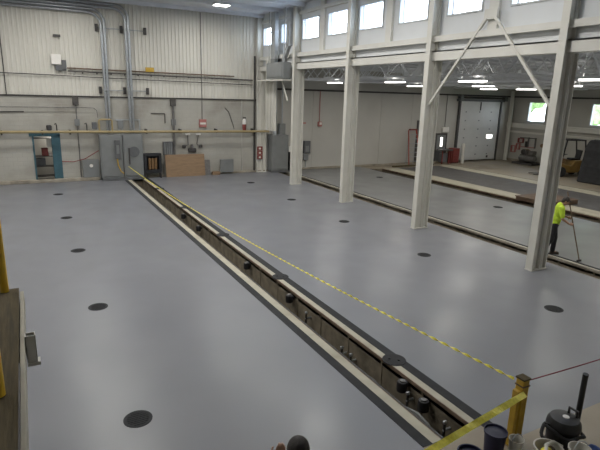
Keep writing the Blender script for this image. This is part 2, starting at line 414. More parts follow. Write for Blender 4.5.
# outside
struct(MB().box(XR+.4, 60, -30, 60, -.4, -.3).build('ground_outside', 'grass'))
def tree(x, y, h, lab):
    o = thing('tree', (x, y, -.3), lab, 'tree', 'trees outside the far windows')
    MB().tube([(x, y, -.3), (x+.1, y, h*.3), (x, y+.1, h*.6)], [.2, .15, .08], 8).build('trunk', 'bark', o)
    cr = MB(); rnd = random.Random(int(x*10+y))
    for _ in range(26):
        a = rnd.uniform(0, 2*PI); q = rnd.uniform(0, 1)
        r = h*.26*math.sqrt(rnd.random()); p = (x+r*math.cos(a), y+r*math.sin(a), h*(.32+.6*q))
        cr.ell(p, (h*.11, h*.11, h*.10), 8, 6)
    cr.v = [tuple(Vector(v)+mnoise.noise_vector(Vector(v)*1.7)*.3) for v in cr.v]
    cr.build('crown', 'leaf', o)
tree(45, 36.5, 8.5, 'pale green tree outside the full far window left of the nearest column'); tree(46, 29.5, 8.8, 'pale green tree outside the second far window behind the black sheeting')

# ------------------------------------------------------------------ doors
o = thing('door_1', (.85, YB, 0), None, None, kind='structure')
MB().box(.26, .33, YB-.03, YB+.3, 0, 2.2).box(1.30, 1.42, YB-.04, YB+.3, 0, 2.2).box(.15, 1.42, YB-.04, YB+.3, 2.12, 2.32).build('door_frame', 'blue', o)
MB().box(1.05, 1.09, YB-.02, YB+.28, .02, 2.12).box(1.05, 1.30, YB-.03, YB+.02, .02, 2.12).build('door_leaf', 'blue', o)
w = MB(); w.box(-.3, 2.2, YB+1.9, YB+2.0, -.1, 2.5).box(-.4, -.3, YB+.3, YB+2, -.1, 2.5).box(2.2, 2.3, YB+.3, YB+2, -.1, 2.5).box(-.4, 2.3, YB+.3, YB+2, 2.4, 2.5).box(-.4, 2.3, YB, YB+2, -.1, 0)
struct(w.build('wall_storeroom', 'panel'))
o = thing('storage_rack', (.75, YB+.9, 0), 'dark steel rack seen through the blue doorway', 'rack')
for xx in (.22, 1.28):
    for yy in (.7, 1.2): MB().box(xx-.02, xx+.02, YB+yy-.02, YB+yy+.02, 0, 2.0).build('upright', 'shelfdark', o)
for zz in (.15, .62, 1.1, 1.95): MB().box(.20, 1.30, YB+.68, YB+1.22, zz, zz+.03).build('shelf', 'shelfdark', o)
tag(MB().box(.28, .75, YB+.75, YB+1.15, .66, 1.02).build('storage_bin', 'cabinetdark', origin=(.5, YB+.95, .65), bevel=.015), 'dark storage bin on the middle shelf behind the blue doorway', 'bin')
tag(MB().box(.62, .90, YB+.72, YB+1.1, 1.134, 1.50).build('tool_case', 'red', origin=(.77, YB+.9, 1.13), bevel=.02), 'red case on the rack behind the blue doorway', 'case')
tag(MB().box(.86, 1.20, YB+.62, YB+.64, 1.55, 1.93).build('paper_notice', 'signwhite', origin=(1.03, YB+.63, 1.55)), 'white notice hanging in the blue doorway', 'notice')
tag(MB().box(.94, 1.15, YB+.75, YB+1.1, 1.134, 1.26).build('white_carton', 'signwhite', origin=(1., YB+.9, 1.13)), 'white carton beside the red case behind the blue doorway', 'carton')

o = thing('door_2', (28.35, YB, 0), None, None, kind='structure')
d = MB(); nz = 7
for i in range(nz):
    z0 = .03+i*4.12/nz; d.box(26.42, 30.28, YB-.10, YB-.05, z0, z0+4.12/nz-.015)
    d.box(26.42, 30.28, YB-.055, YB-.04, z0, z0+4.12/nz)
d.build('door_panel', 'door', o)
MB().box(26.28, 26.42, YB-.16, YB, 0, 4.3).build('track', 'seal', o); MB().box(30.28, 30.42, YB-.16, YB, 0, 4.3).build('track', 'seal', o)
MB().box(26.1, 30.6, YB-.2, YB, 4.15, 4.3).build('head_rail', 'cabinetdark', o)
MB().tube([(26.0, YB-.3, 4.4), (30.7, YB-.3, 4.4)], .07).build('spring_shaft', 'darksteel', o)
for xx in (26.2, 30.5): MB().box(xx-.14, xx+.14, YB-.42, YB-.12, 4.2, 4.55).build('bearing_plate', 'cabinetdark', o)
MB().box(28.30, 28.38, YB-.13, YB-.10, 3.55, 4.12).build('pull_strap', 'seal', o)
MB().box(29.25, 29.80, YB-.12, YB-.09, 1.62, 1.86).build('glow_panel', M['lamp_pane_glow'], o)  # door panel given its own glow, no lamp here
MB().box(29.42, 29.58, YB-.12, YB-.09, .22, .38).build('lock', 'darksteel', o)
for i in range(6):
    for xx in (27.0, 28.3, 29.45):
        MB().box(xx-.06, xx+.06, YB-.108, YB-.095, .45+i*.59, .53+i*.59).build('hinge', 'cabinet', o)

o = thing('door_3', (25.1, YB, 0), None, None, kind='structure')
MB().box(24.50, 24.60, YB-.05, YB, 0, 2.0).box(25.42, 25.52, YB-.05, YB, 0, 2.0).box(24.50, 25.52, YB-.05, YB, 1.9, 2.0).build('door_frame', 'shelfdark', o)
MB().box(24.60, 25.42, YB-.03, YB, .02, 1.9).build('door_leaf', 'cabinet', o)
MB().box(24.96, 25.12, YB-.045, YB-.028, 1.1, 1.72).build('pane', M['lamp_pane_glow'], o)  # bright window imitated by a glowing pane
MB().tube([(25.34, YB-.03, 1.0), (25.34, YB-.09, 1.0), (25.22, YB-.09, 1.0)], .015).build('handle', 'galv', o)

# ------------------------------------------------------------------ back wall services
def conduit_run(x, n, dx, ztop, dz, lab, zb=2.205):
    o = thing('conduit_pair', (x, YB-.19, zb), lab, 'conduit', 'bent conduit pairs on the back wall')
    for i in range(n):
        xx = x+i*dx; zt = ztop+i*dz; r = .55; y = YB-.19
        pts = [(xx, y, zb), (xx, y, zt-r)]
        for a in range(1, 9):
            t = a*PI/16; pts.append((xx-r+r*math.cos(t), y, zt-r+r*math.sin(t)))
        pts.append((-3.2, y-.02, zt-.0))
        MB().tube(pts, .062, 10).build('conduit', 'galv', o, smooth=True)
        for zz in (4.24, 7.0): MB().box(xx-.08, xx+.08, y-.075, y-.05, zz-.03, zz+.03).build('clamp', 'galvdull', o)
conduit_run(3.51, 2, .135, 7.62, .14, 'pair of bent grey conduits rising from the cabinet with switch boxes')
conduit_run(4.58, 2, .135, 7.88, .15, 'pair of bent grey conduits rising from the cabinet with the dark disc')
for zz, lab in ((7.0, 'upper strut rail with three dark feet behind the conduits'), (4.24, 'lower strut rail with three dark feet behind the conduits')):
    o = thing('strut_rail', (4.4, YB-.004, zz), lab, 'strut', 'strut rails behind the conduits')
    MB().box(3.3, 5.55, YB-.085, YB-.06, zz-.02, zz+.02).build('rail', 'galvdull', o)
    for xx in (3.33, 4.42, 5.5): MB().box(xx-.06, xx+.06, YB-.12, YB-.004, zz-.16, zz+.16).build('foot', 'darksteel', o)
# twin pipe run + yellow tag
o = thing('pipe_run', (6, YB-.09, 5.1), 'twin brown pipes running level across the ribbed upper back wall', 'pipe')
MB().tube([(1.97, YB-.088, 5.17), (10.0, YB-.088, 5.12)], .03).build('pipe', 'brown', o)
MB().tube([(2.0, YB-.088, 5.04), (11.05, YB-.088, 4.96)], .032).build('pipe', 'shelfdark', o)
k = 2.6
while k < 10: MB().box(k-.03, k+.03, YB-.10, YB-.06, 4.94, 5.01).build('bracket', 'darksteel', o); k += .62
tag(MB().box(5.42, 5.82, YB-.2, YB-.165, 5.16, 5.36).build('pipe_marker', 'yellow', origin=(5.6, YB-.18, 5.16)), 'small ochre marker on the twin brown pipes', 'marker')
tag(MB().tube([(-1.5, YB-.085, 4.87), (1.45, YB-.085, 4.84), (3.3, YB-.085, 4.80), (11.05, YB-.085, 4.72)], .022, 6).build('thin_conduit', 'darksteel', origin=(4, YB-.05, 4.8)), 'thin dark conduit running level under the twin brown pipes', 'conduit')
o = thing('junction_box', (1.55, YB-.004, 5.3), 'white junction box on the ribbed wall left of the twin pipes', 'box')
MB().box(1.34, 1.74, YB-.16, YB-.004, 5.30, 5.74).build('box', 'signwhite', o, bevel=.015)
MB().box(1.50, 1.92, YB-.15, YB-.004, 5.05, 5.28).box(1.76, 1.94, YB-.19, YB-.004, 5.12, 5.50).build('fitting', 'cabinetdark', o)
MB().tube([(1.66, YB-.05, 5.74), (1.64, YB-.05, 8.1)], .025, 6).build('riser', 'liner', o)
MB().box(1.50, 1.80, YB-.10, YB-.004, 6.48, 6.58).build('bracket', 'darksteel', o)
# gas pipe
o = thing('gas_pipe', (5, YB-.22, 2.33), 'long ochre gas pipe running level along the back wall', 'pipe')
MB().tube([(-3, YB-.40, 2.37), (11.9, YB-.40, 2.27)], .062, 10).build('pipe', 'yellowpipe', o, smooth=True)
MB().tube([(3.12, YB-.40, 2.35), (3.12, YB-.40, 2.85), (3.2, YB-.40, 2.9), (3.62, YB-.40, 2.9), (3.7, YB-.40, 2.85), (3.7, YB-.40, 2.35)], .045, 8).build('loop', 'yellowpipe', o, smooth=True)
MB().box(2.80, 3.02, YB-.5, YB-.3, 2.45, 2.78).build('regulator', 'cabinetdark', o, bevel=.03)
for xx in (-.9, .7, 1.85, 5.3, 7.0, 8.9, 11.0): MB().box(xx-.03, xx+.03, YB-.40, YB-.004, 2.22, 2.42).build('hanger', 'darksteel', o)
for xx, hh in ((1.30, .26), (2.57, .30)):
    MB().tube([(xx-.09, YB-.40, 2.6+hh*.3), (xx-.02, YB-.40, 2.62+hh*.4), (xx, YB-.40, 2.55+hh*.3), (xx, YB-.40, 2.40)], .03, 6).build('stub_valve', 'darksteel', o)
MB().box(.88-.0, 1.10, YB-.5, YB-.3, 2.42, 2.66).build('valve_body', 'darksteel', o, bevel=.04)
tag(MB().tube([(-1.5, YB-.16, 3.42), (2.4, YB-.16, 3.44), (2.95, YB-.16, 3.42), (3.08, YB-.2, 3.3), (3.1, YB-.3, 2.97)], .02, 6).build('thin_pipe', 'machine', origin=(1, YB-.06, 3.4)), 'thin grey pipe above the gas pipe on the left block wall', 'pipe')
for xx, za, zb, lab in ((2.2, .152, 3.9, 'dark vertical pipe with bracket left of the grey electrical cabinets'), (6.72, .102, 3.9, 'dark vertical pipe with bracket above the leaning plywood sheet')):
    o = thing('drain_pipe', (xx, YB-.072, za), lab, 'pipe', 'dark vertical pipes on the back wall')
    MB().tube([(xx, YB-.072, za), (xx, YB-.072, zb)], .025 if xx < 3 else .06, 8).build('pipe', 'machine', o)
    MB().box(xx-.13, xx+.13, YB-.14, YB-.004, 3.55, 3.92).build('bracket', 'shelfdark', o)
    MB().box(xx-.11, xx+.11, YB-.12, YB-.004, 2.6, 2.9).build('coupling', 'cabinet', o)
tag(MB().bar((-1.2, YB-.03, 3.2), (.05, YB-.03, 3.22), .03, .05).build('wall_rail', 'darksteel', origin=(-.6, YB-.03, 3.2)), 'short dark rail on the block wall above the gas pipe at far left', 'rail')
tag(MB().tube([(5.62, YB-.03, 3.18), (6.28, YB-.03, 3.18), (6.3, YB-.03, 3.14), (6.3, YB-.03, 2.7)], .025, 6).build('bent_rod', 'shelfdark', origin=(6, YB-.03, 3.)), 'bent dark rod on the block wall right of the conduits', 'rod')
tag(MB().tube([(1.42, YB-.05, .95), (1.9, YB-.16, .93), (2.4, YB-.16, 1.05), (3.05, YB-.12, 1.42)], .022, 6).build('air_hose', 'red', origin=(1.42, YB-.05, .95)), 'dull red hose strung from the blue doorway to the cabinets', 'hose')

# electrical cabinets
def cabinet(x0, x1, lab):
    o = thing('electrical_cabinet', ((x0+x1)/2, YB-.3, .12), lab, 'cabinet', 'grey electrical cabinets')
    MB().box(x0, x1, YB-.46, YB-.04, .12, 2.2).build('body', 'cabinet', o, bevel=.012)
    MB().box(x0+.05, x1-.05, YB-.485, YB-.46, .2, 2.12).build('door', 'cabinet', o, bevel=.01)
    return o
o = cabinet(3.08, 4.10, 'grey electrical cabinet with switch boxes and a yellow cable')
MB().box(3.74, 3.98, YB-.60, YB-.485, 1.05, 1.95).build('switch_box', 'cabinetdark', o, bevel=.01)
MB().box(3.80, 3.92, YB-.63, YB-.60, 1.3, 1.7).build('cover', 'cabinet', o)
MB().tube([(3.82, YB-.55, 1.05), (3.84, YB-.56, .75), (3.95, YB-.58, .45), (4.08, YB-.6, .33)], .03, 6).build('cable', 'yellow', o)
o = cabinet(4.13, 5.06, 'grey electrical cabinet with a round dark disc and lever')
MB().lathe([(.26, 0), (.26, .03), (0, .03)], (0, 0, 0), 24).xf(Matrix.Translation((4.62, YB-.485, 1.36)) @ Matrix.Rotation(PI/2, 4, 'X')).build('disc', 'cabinetdark', o)
MB().box(4.36, 4.42, YB-.54, YB-.485, .75, 1.55).build('lever', 'darksteel', o)
o = thing('strut_rack', (4.3, YB-.1, 2.36), 'grey strut frame above the electrical cabinets behind the gas pipe', 'frame')
MB().box(3.9, 5.08, YB-.06, YB-.03, 2.84, 2.9).build('top_rail', 'galvdull', o)
for xx in (4.05, 4.20, 5.04): MB().box(xx-.03, xx+.03, YB-.06, YB-.03, 2.2, 2.84).build('upright', 'galvdull', o)
MB().box(4.0, 4.26, YB-.08, YB-.06, 2.45, 2.84).build('panel', 'cabinet', o)
tag(MB().box(3.1, 5.08, YB-.62, YB-.03, 0.005, .12).build('cabinet_plinth', 'cabinetdark', origin=(4.2, YB-.3, 0)), 'low dark plinth under the grey electrical cabinets', 'plinth')
o = thing('floor_panel_box', (2.65, YB-.35, 0.15), 'small grey panel box with a white spot left of the cabinets', 'box')
MB().box(2.28, 3.02, YB-.2, YB-.02, .16, 1.0).build('body', 'cabinet', o, bevel=.012)
MB().lathe([(.08, 0), (.08, .02), (0, .02)], (0, 0, 0), 16).xf(Matrix.Translation((2.66, YB-.2, .72)) @ Matrix.Rotation(PI/2, 4, 'X')).build('gauge', 'signwhite', o)
# heater / transformer with orange coils
o = thing('transformer', (5.48, YB-.3, 0), 'black transformer frame with orange coils right of the cabinets', 'transformer')
MB().box(5.10, 5.95, YB-.46, YB-.16, 1.12, 1.24).build('top', 'blackmatte', o)
MB().box(5.10, 5.95, YB-.46, YB-.16, .26, .42).build('base', 'blackmatte', o)
for xx in (5.10, 5.83): MB().box(xx, xx+.12, YB-.46, YB-.16, .42, 1.12).build('side', 'blackmatte', o)
MB().box(5.2, 5.85, YB-.20, YB-.16, .42, 1.12).build('back', 'blackmatte', o)
for xx in (5.38, 5.53, 5.68): MB().lathe([(.06, .45), (.068, .5), (.068, .95), (.06, 1.0)], (xx, YB-.34, 0), 14).build('coil', 'orange', o)
for xx in (5.12, 5.87): MB().box(xx, xx+.06, YB-.44, YB-.18, 0.002, .26).build('leg', 'darksteel', o)
# plywood
r = Matrix.Rotation(math.radians(-9), 3, 'X')
pl = MB().obox((0, 0, .57), (2.06, .03, 1.14), Matrix.Identity(3)).xf(Matrix.Translation((7.21, YB-.38, .0)) @ Matrix.Rotation(math.radians(-9), 4, 'X'))
tag(pl.build('plywood_sheet', 'ply', origin=(7.21, YB-.38, 0)), 'tan plywood sheet leaning on the back wall', 'plywood')
pl = MB().obox((0, 0, .40), (.35, .03, .80), Matrix.Identity(3)).xf(Matrix.Translation((8.38, YB-.30, .005)) @ Matrix.Rotation(math.radians(-9), 4, 'X'))
tag(pl.build('offcut_board', 'machine', origin=(8.38, YB-.30, 0)), 'narrow grey board leaning right of the plywood sheet', 'board')
o = thing('wall_louver', (6.43, YB-.004, 1.1), 'blue grey louver above the left end of the plywood sheet', 'louver')
MB().box(6.14, 6.64, YB-.12, YB-.004, 1.10, 1.78).build('frame', 'cabinetdark', o)
for k in range(4): MB().box(6.19+k*.105, 6.25+k*.105, YB-.15, YB-.12, 1.15, 1.73).build('slat', 'cabinet', o)
# drops with valves
for xx, lab in ((7.42, 'left white-capped drop pipe under the gas pipe above the plywood'), (7.98, 'right white-capped drop pipe under the gas pipe above the plywood')):
    o = thing('drop_pipe', (xx, YB-.12, 1.4), lab, 'pipe', 'drop pipes above the plywood')
    MB().box(xx-.12, xx+.12, YB-.16, YB-.06, 2.10, 2.18).build('cap', 'signwhite', o)
    MB().tube([(xx, YB-.10, 2.1), (xx+(.02 if xx < 7.7 else -.08), YB-.10, 1.62), (xx+(-.18 if xx < 7.7 else .12), YB-.10, 1.52)], .022, 6).build('pipe', 'machine', o)
    MB().box(xx+(-.30 if xx < 7.7 else .02), xx+(-.12 if xx < 7.7 else .20), YB-.18, YB-.04, 1.44, 1.60).build('valve', 'darksteel', o, bevel=.03)
o = thing('meter_block', (7.62, YB-.004, 1.25), 'dark meter block between the drop pipes behind the plywood', 'meter')
MB().box(7.44, 7.86, YB-.14, YB-.004, 1.22, 1.42).build('body', 'darksteel', o, bevel=.03)
MB().box(7.58, 7.72, YB-.12, YB-.004, 1.42, 1.62).build('dial', 'machine', o, bevel=.03)
# red white sign on its conduit
o = thing('fire_bell_sign', (8.25, YB-.004, 2.5), 'red and white sign plate under a thin vertical conduit', 'sign')
MB().box(8.06, 8.44, YB-.10, YB-.03, 2.50, 2.90).build('plate', 'redpink', o)
MB().box(8.10, 8.40, YB-.115, YB-.10, 2.64, 2.74).build('band', 'signwhite', o)
MB().tube([(8.24, YB-.026, 2.9), (8.25, YB-.026, 8.1)], .02, 6).build('conduit', 'machine', o)
o = thing('fire_extinguisher', (10.55, YB-.1, 2.45), 'red and white extinguisher hung high right of the sign', 'extinguisher')
MB().lathe([(.09, 2.33), (.10, 2.36), (.10, 2.64), (.06, 2.70)], (10.55, YB-.13, 0), 16).build('cylinder', 'red', o, smooth=True)
MB().lathe([(.10, 2.645), (.10, 2.85), (.05, 2.95)], (10.55, YB-.13, 0), 16).build('collar', 'signwhite', o, smooth=True)
MB().box(10.50, 10.62, YB-.2, YB-.06, 2.95, 3.02).build('handle', 'darksteel', o)
for xx, za, zb, lab in ((9.95, 2.5, 3.1, 'short bent grey rod left of the hung extinguisher'),):
    tag(MB().tube([(9.5, YB-.03, 3.5), (9.7, YB-.03, 3.3), (9.95, YB-.03, 2.6), (10.0, YB-.03, 2.4)], .02, 6).build('bent_rod', 'machine', origin=(9.8, YB-.03, 2.4)), lab, 'rod')
tag(MB().tube([(10.45, YB-.04, .1), (10.45, YB-.04, 3.9)], .02, 6).build('thin_pipe', 'panel', origin=(10.45, YB-.04, .1)), 'thin pale pipe down the wall at the hung extinguisher', 'pipe')
tag(MB().box(9.12, 9.86, YB-.30, YB-.16, 0.10, .80).build('wall_hatch', 'cabinet', origin=(9.5, YB-.23, .1), bevel=.01), 'grey hatch panel low on the wall right of the plywood', 'panel')
tag(MB().box(8.65, 9.05, YB-.4, YB-.18, 0.002, .16).build('timber_block', 'ply', origin=(8.85, YB-.3, 0)), 'small timber block on the floor left of the grey hatch', 'timber')
tag(MB().tube([(11.17, YB-.08, .05), (11.17, YB-.08, 6.2)], .05, 8).build('corner_pipe', 'darksteel', origin=(11.17, YB-.08, .05)), 'dark vertical pipe at the corner beside the red panels', 'pipe')
for i, (z0, lab) in enumerate(((1.22, 'top'), (.98, 'middle'), (.74, 'bottom'))):
    o = thing('safety_placard', (11.42, 25.9, z0), lab+' red and cream panel of three on the corner column', 'panel', 'red panels on the corner column')
    MB().box(11.26, 11.58, 25.89, 25.92, z0, z0+.22).build('plate', 'red', o)
    MB().box(11.36, 11.48, 25.88, 25.89, z0+.06, z0+.16).build('label', 'whiteplastic', o)
# corner bay: chute, heater, ducts
o = thing('white_chute', (11.2, 24.5, 2.4), 'white pipe casing hanging in the corner left of the grey cabinet', 'casing')
for k in range(3): MB().box(11.30, 11.42, 23.95+k*.36, 24.22+k*.36, 2.42, 5.98).build('panel', 'white', o)
MB().box(11.42, 11.46, 23.95, 24.94, 2.42, 5.98).build('back', 'white', o)
o = thing('unit_heater', (11.0, 23.1, 4.95), 'grey unit heater hung between corner and farthest free column', 'heater')
MB().box(10.85, 11.27, 22.0, 23.9, 4.98, 5.74).build('body', 'cabinet', o, bevel=.03)
MB().box(10.82, 10.85, 22.1, 23.8, 5.08, 5.64).build('grille', 'cabinet', o)
MB().box(10.8, 11.27, 21.95, 24.9, 4.90, 4.96).build('support_bar', 'white', o)
MB().bar((11.1, 24.85, 4.9), (11.1, 25.6, 4.0), .05, .05).build('brace', 'white', o)
MB().bar((11.1, 22.6, 4.9), (11.1, 21.98, 4.0), .05, .05).build('brace', 'white', o)
MB().box(11.1, 11.28, 23.5, 23.95, 5.74, 5.955).build('gas_valve', 'cabinet', o)
for yy in (22.1, 23.8):
    MB().tube([(10.95, yy, 5.74), (10.95, yy, 8.11)], .02, 6).build('hanger_rod', 'galvdull', o)
for y0, y1, za, lab in ((23.5, 23.95, 5.96, 'wide grey vertical duct above the unit heater'), (21.97, 22.3, 6.45, 'narrow grey vertical duct beside the farthest free column')):
    o = thing('sheet_duct', (11.1, (y0+y1)/2, za), lab, 'duct', 'sheet ducts above the heater')
    MB().box(11.12, 11.3, y0, y1, za, 8.11).build('duct', 'galvdull', o)
    MB().box(11.10, 11.32, y0-.02, y1+.02, za+1.2, za+1.28).build('joint', 'galv', o)
    if za > 6: MB().bar((11.2, y0+.16, 6.5), (11.2, y0+.6, 5.95), .16, .2).bar((11.2, y0+.6, 6.0), (11.2, y0+.6, 5.76), .16, .2).build('elbow', 'galvdull', o)
# grey cabinet of the corner
o = thing('steel_locker', (12.55, YB-.4, 0), 'tall grey steel cabinet left of the farthest free column', 'cabinet')
MB().box(12.02, 13.02, YB-.62, YB-.02, .12, 2.08).build('body', 'cabinet', o, bevel=.012)
MB().box(12.08, 12.96, YB-.65, YB-.62, .2, 2.0).build('door', 'cabinet', o, bevel=.01)
MB().box(12.0, 13.04, YB-.64, YB-.02, 0.002, .12).build('plinth', 'cabinetdark', o)
MB().box(12.62, 12.98, YB-.3, YB-.03, 2.08, 2.68).build('top_box', 'cabinet', o, bevel=.01)
MB().tube([(12.35, YB-.2, 2.08), (12.35, YB-.2, 5.0)], .11, 10).build('riser', 'galvdull', o, smooth=True)
MB().tube([(12.8, YB-.2, 2.68), (12.8, YB-.2, 4.9)], .04, 8).build('conduit', 'galv', o)
tag(MB().box(13.25, 13.62, YB-.5, YB-.08, 0.002, 1.1).build('black_bin', 'blackmatte', origin=(13.4, YB-.3, 0), bevel=.02), 'black bin between the grey cabinet and the farthest free column', 'bin')
tag(MB().box(13.16, 13.55, YB-.4, YB-.14, 1.102, 1.42).build('white_carton', 'signwhite', origin=(13.35, YB-.28, 1.1)), 'pale carton on the black bin by the grey cabinet', 'carton')
o = thing('disconnect_switch', (14.48, YB-.004, .55), 'grey disconnect box on the wall right of the farthest free column', 'switch box')
MB().box(14.28, 14.70, YB-.2, YB-.004, .95, 1.68).build('body', 'cabinetdark', o, bevel=.015)
MB().box(14.36, 14.58, YB-.23, YB-.2, 1.05, 1.4).build('cover', 'cabinet', o)
MB().box(14.32, 14.60, YB-.14, YB-.004, .55, .9).build('lower_box', 'cabinet', o)
MB().tube([(14.46, YB-.08, .12), (14.46, YB-.08, .55)], .03, 6).build('conduit', 'galvdull', o)
o = thing('fire_alarm_box', (15.35, YB-.004, 2.5), 'red and white alarm box under a thin conduit on the low bay wall', 'alarm')
MB().box(15.22, 15.48, YB-.1, YB-.004, 2.50, 2.78).build('body', 'redpink', o)
MB().box(15.30, 15.44, YB-.12, YB-.1, 2.60, 2.74).build('lens', 'signwhite', o)
MB().tube([(15.32, YB-.04, 2.78), (15.32, YB-.04, 4.5)], .02, 6).build('conduit', 'redpink', o)
tag(MB().box(14.2, 14.42, YB-.06, YB-.004, 2.66, 2.74).build('wall_tag', 'redpink', origin=(14.3, YB-.03, 2.66)), 'tiny red tag left of the alarm box', 'tag')

# ladder etc. in the low bay
o = thing('step_ladder', (22.4, YB-.5, 0), 'red step ladder leaning at the low bay back wall', 'ladder')
for xx, lean in ((21.80, .12), (22.66, -.10)):
    MB().bar((xx-.06 if lean > 0 else xx+.06, YB-.75, .0), (xx+lean, YB-.25, 2.25), .04, .08).build('rail', 'fibreglass', o)
for k in range(7):
    t = (k+1)/8; MB().box(21.76+.16*t, 22.70-.14*t, YB-.75+.5*t-.04, YB-.75+.5*t+.04, 2.25*t-.015, 2.25*t+.015).build('rung', 'galv', o)
MB().box(22.02, 22.60, YB-.32, YB-.14, 2.24, 2.32).build('top_cap', 'red', o)
for xx in (22.0, 22.6): MB().bar((xx, YB-.14, .0), (xx, YB-.2, 2.2), .03, .03).build('rear_rail', 'galv', o)
o = thing('door_casing', (22.95, YB-.004, 0), 'dark upright frame between the red ladder and a column', 'frame')
MB().box(22.78, 22.92, YB-.08, YB-.004, .12, 2.85).build('jamb', 'shelfdark', o); MB().box(22.92, 23.7, YB-.08, YB-.004, 2.72, 2.85).build('head', 'shelfdark', o); MB().box(23.7, 23.8, YB-.08, YB-.004, .12, 2.85).build('jamb', 'shelfdark', o)
o = thing('red_tool_cabinet', (26.0, YB-.4, 0), 'dull red cabinet left of the white overhead door', 'cabinet')
MB().box(25.62, 26.22, YB-.65, YB-.17, .05, 1.02).build('body', 'red', o, bevel=.02)
for k in range(4): MB().box(25.66, 26.18, YB-.67, YB-.65, .12+k*.22, .31+k*.22).build('drawer', 'red', o)
MB().box(25.64, 26.2, YB-.63, YB-.2, 0.002, .05).build('plinth', 'darksteel', o)
o = thing('work_bench', (25.05, YB-.45, 0), 'dark bench with dull red legs before the grey man door', 'bench')
MB().box(24.55, 25.5, YB-.75, YB-.2, .88, .96)  .build('top', 'shelfdark', o)
for xx in (24.6, 25.2, 25.4): MB().box(xx, xx+.06, YB-.72, YB-.66, 0, .88).build('leg', 'red', o)
MB().box(24.7, 25.15, YB-.62, YB-.25, .1, .7).build('crate', 'cabinetdark', o)
o = thing('exit_sign', (25.2, YB-.004, 2.05), 'white sign box above the grey man door', 'sign')
MB().box(24.95, 25.52, YB-.16, YB-.004, 2.08, 2.42).build('box', 'signwhite', o, bevel=.02)
MB().tube([(25.2, YB-.05, 2.42), (25.2, YB-.05, 4.5)], .02, 6).build('conduit', 'machine', o)
tag(MB().lathe([(.11, .0), (.11, 1.25), (.08, 1.33), (0, 1.36)], (26.45, YB-.75, 0), 16).build('door_bollard', 'white', origin=(26.45, YB-.75, 0), smooth=True), 'pale bollard at the left foot of the white overhead door', 'bollard')
tag(MB().box(20.2, 23.6, YB-1.05, YB-.96, 0.025, .10).build('timber_plank', 'oldwood', origin=(22, YB-.8, 0)), 'long timber plank on the floor before the red ladder', 'plank')
# far side wall items
def ring(y0, y1, z0, z1, x, nm, lab, mat):
    o = thing(nm, (x, (y0+y1)/2, z0), lab, 'frame', 'red wall frames'); t = .05
    MB().box(x-.05, XR-.004, y0, y1, z0, z0+t).build('bottom_bar', mat, o); MB().box(x-.05, XR-.004, y0, y1, z1-t, z1).build('top_bar', mat, o)
    MB().box(x-.05, XR-.004, y0, y0+t, z0, z1).build('side_bar', mat, o); MB().box(x-.05, XR-.004, y1-t, y1, z0, z1).build('side_bar', mat, o)
ring(25.3, 25.68, .62, 1.12, 31.5, 'wall_bracket', 'lowest red wall frame in the far corner', 'redpink')
ring(24.95, 25.27, .85, 1.30, 31.5, 'wall_bracket', 'middle red wall frame in the far corner', 'redpink')
ring(24.7, 25.15, 1.35, 1.68, 31.5, 'wall_bracket', 'topmost red wall frame in the far corner', 'red')
o = thing('pipe_rack', (31.5, 24.2, 1.05), 'grey and red pipe rack on the far side wall above the machine', 'rack')
MB().tube([(31.5, 25.0, 1.72), (31.5, 23.7, 1.74)], .03, 6).build('pipe', 'darksteel', o); MB().tube([(31.5, 25.0, 1.08), (31.5, 23.7, 1.1)], .03, 6).build('pipe', 'redpink', o)
for yy in (23.72, 24.3): MB().box(31.46, 31.595, yy-.02, yy+.02, 1.05, 1.78).build('upright', 'machine', o)
MB().box(31.36, 31.58, 24.3, 24.45, 1.1, 1.5).build('valve', 'darksteel', o, bevel=.03)
tag(MB().lathe([(.13, 0), (.13, .05), (0, .05)], (0, 0, 0), 16).xf(Matrix.Translation((XR, 23.2, 1.3)) @ Matrix.Rotation(-PI/2, 4, 'Y')).build('wall_gauge', 'ply', origin=(XR, 23.2, 1.2)), 'round tan gauge on the far side wall left of the nearest column', 'gauge')
o = thing('air_compressor', (30.7, 23.6, 0), 'grey air compressor on a skid by the far side wall', 'compressor')
MB().box(30.2, 31.2, 22.75, 24.4, 0.002, .14).build('skid', 'darksteel', o)
MB().tube([(30.7, 22.9, .42), (30.7, 23.0, .42), (30.7, 24.1, .42), (30.7, 24.2, .42)], [.15, .25, .25, .15], 16).build('tank', 'machine', o, smooth=True)
MB().box(30.5, 30.9, 23.0, 23.4, .66, .95).build('motor', 'machine', o, bevel=.04)
MB().lathe([(.17, 0), (.17, .05), (.05, .06), (.05, 0)], (0, 0, 0), 16).xf(Matrix.Translation((30.45, 23.75, .85)) @ Matrix.Rotation(-PI/2, 4, 'Y')).build('flywheel', 'darksteel', o)
MB().box(30.5, 30.9, 23.6, 23.95, .66, 1.02).build('pump', 'machine', o, bevel=.04)
MB().tube([(30.6, 23.3, .95), (30.6, 23.5, 1.05), (30.6, 23.7, 1.02)], .02, 6).build('pipe', 'orange', o)

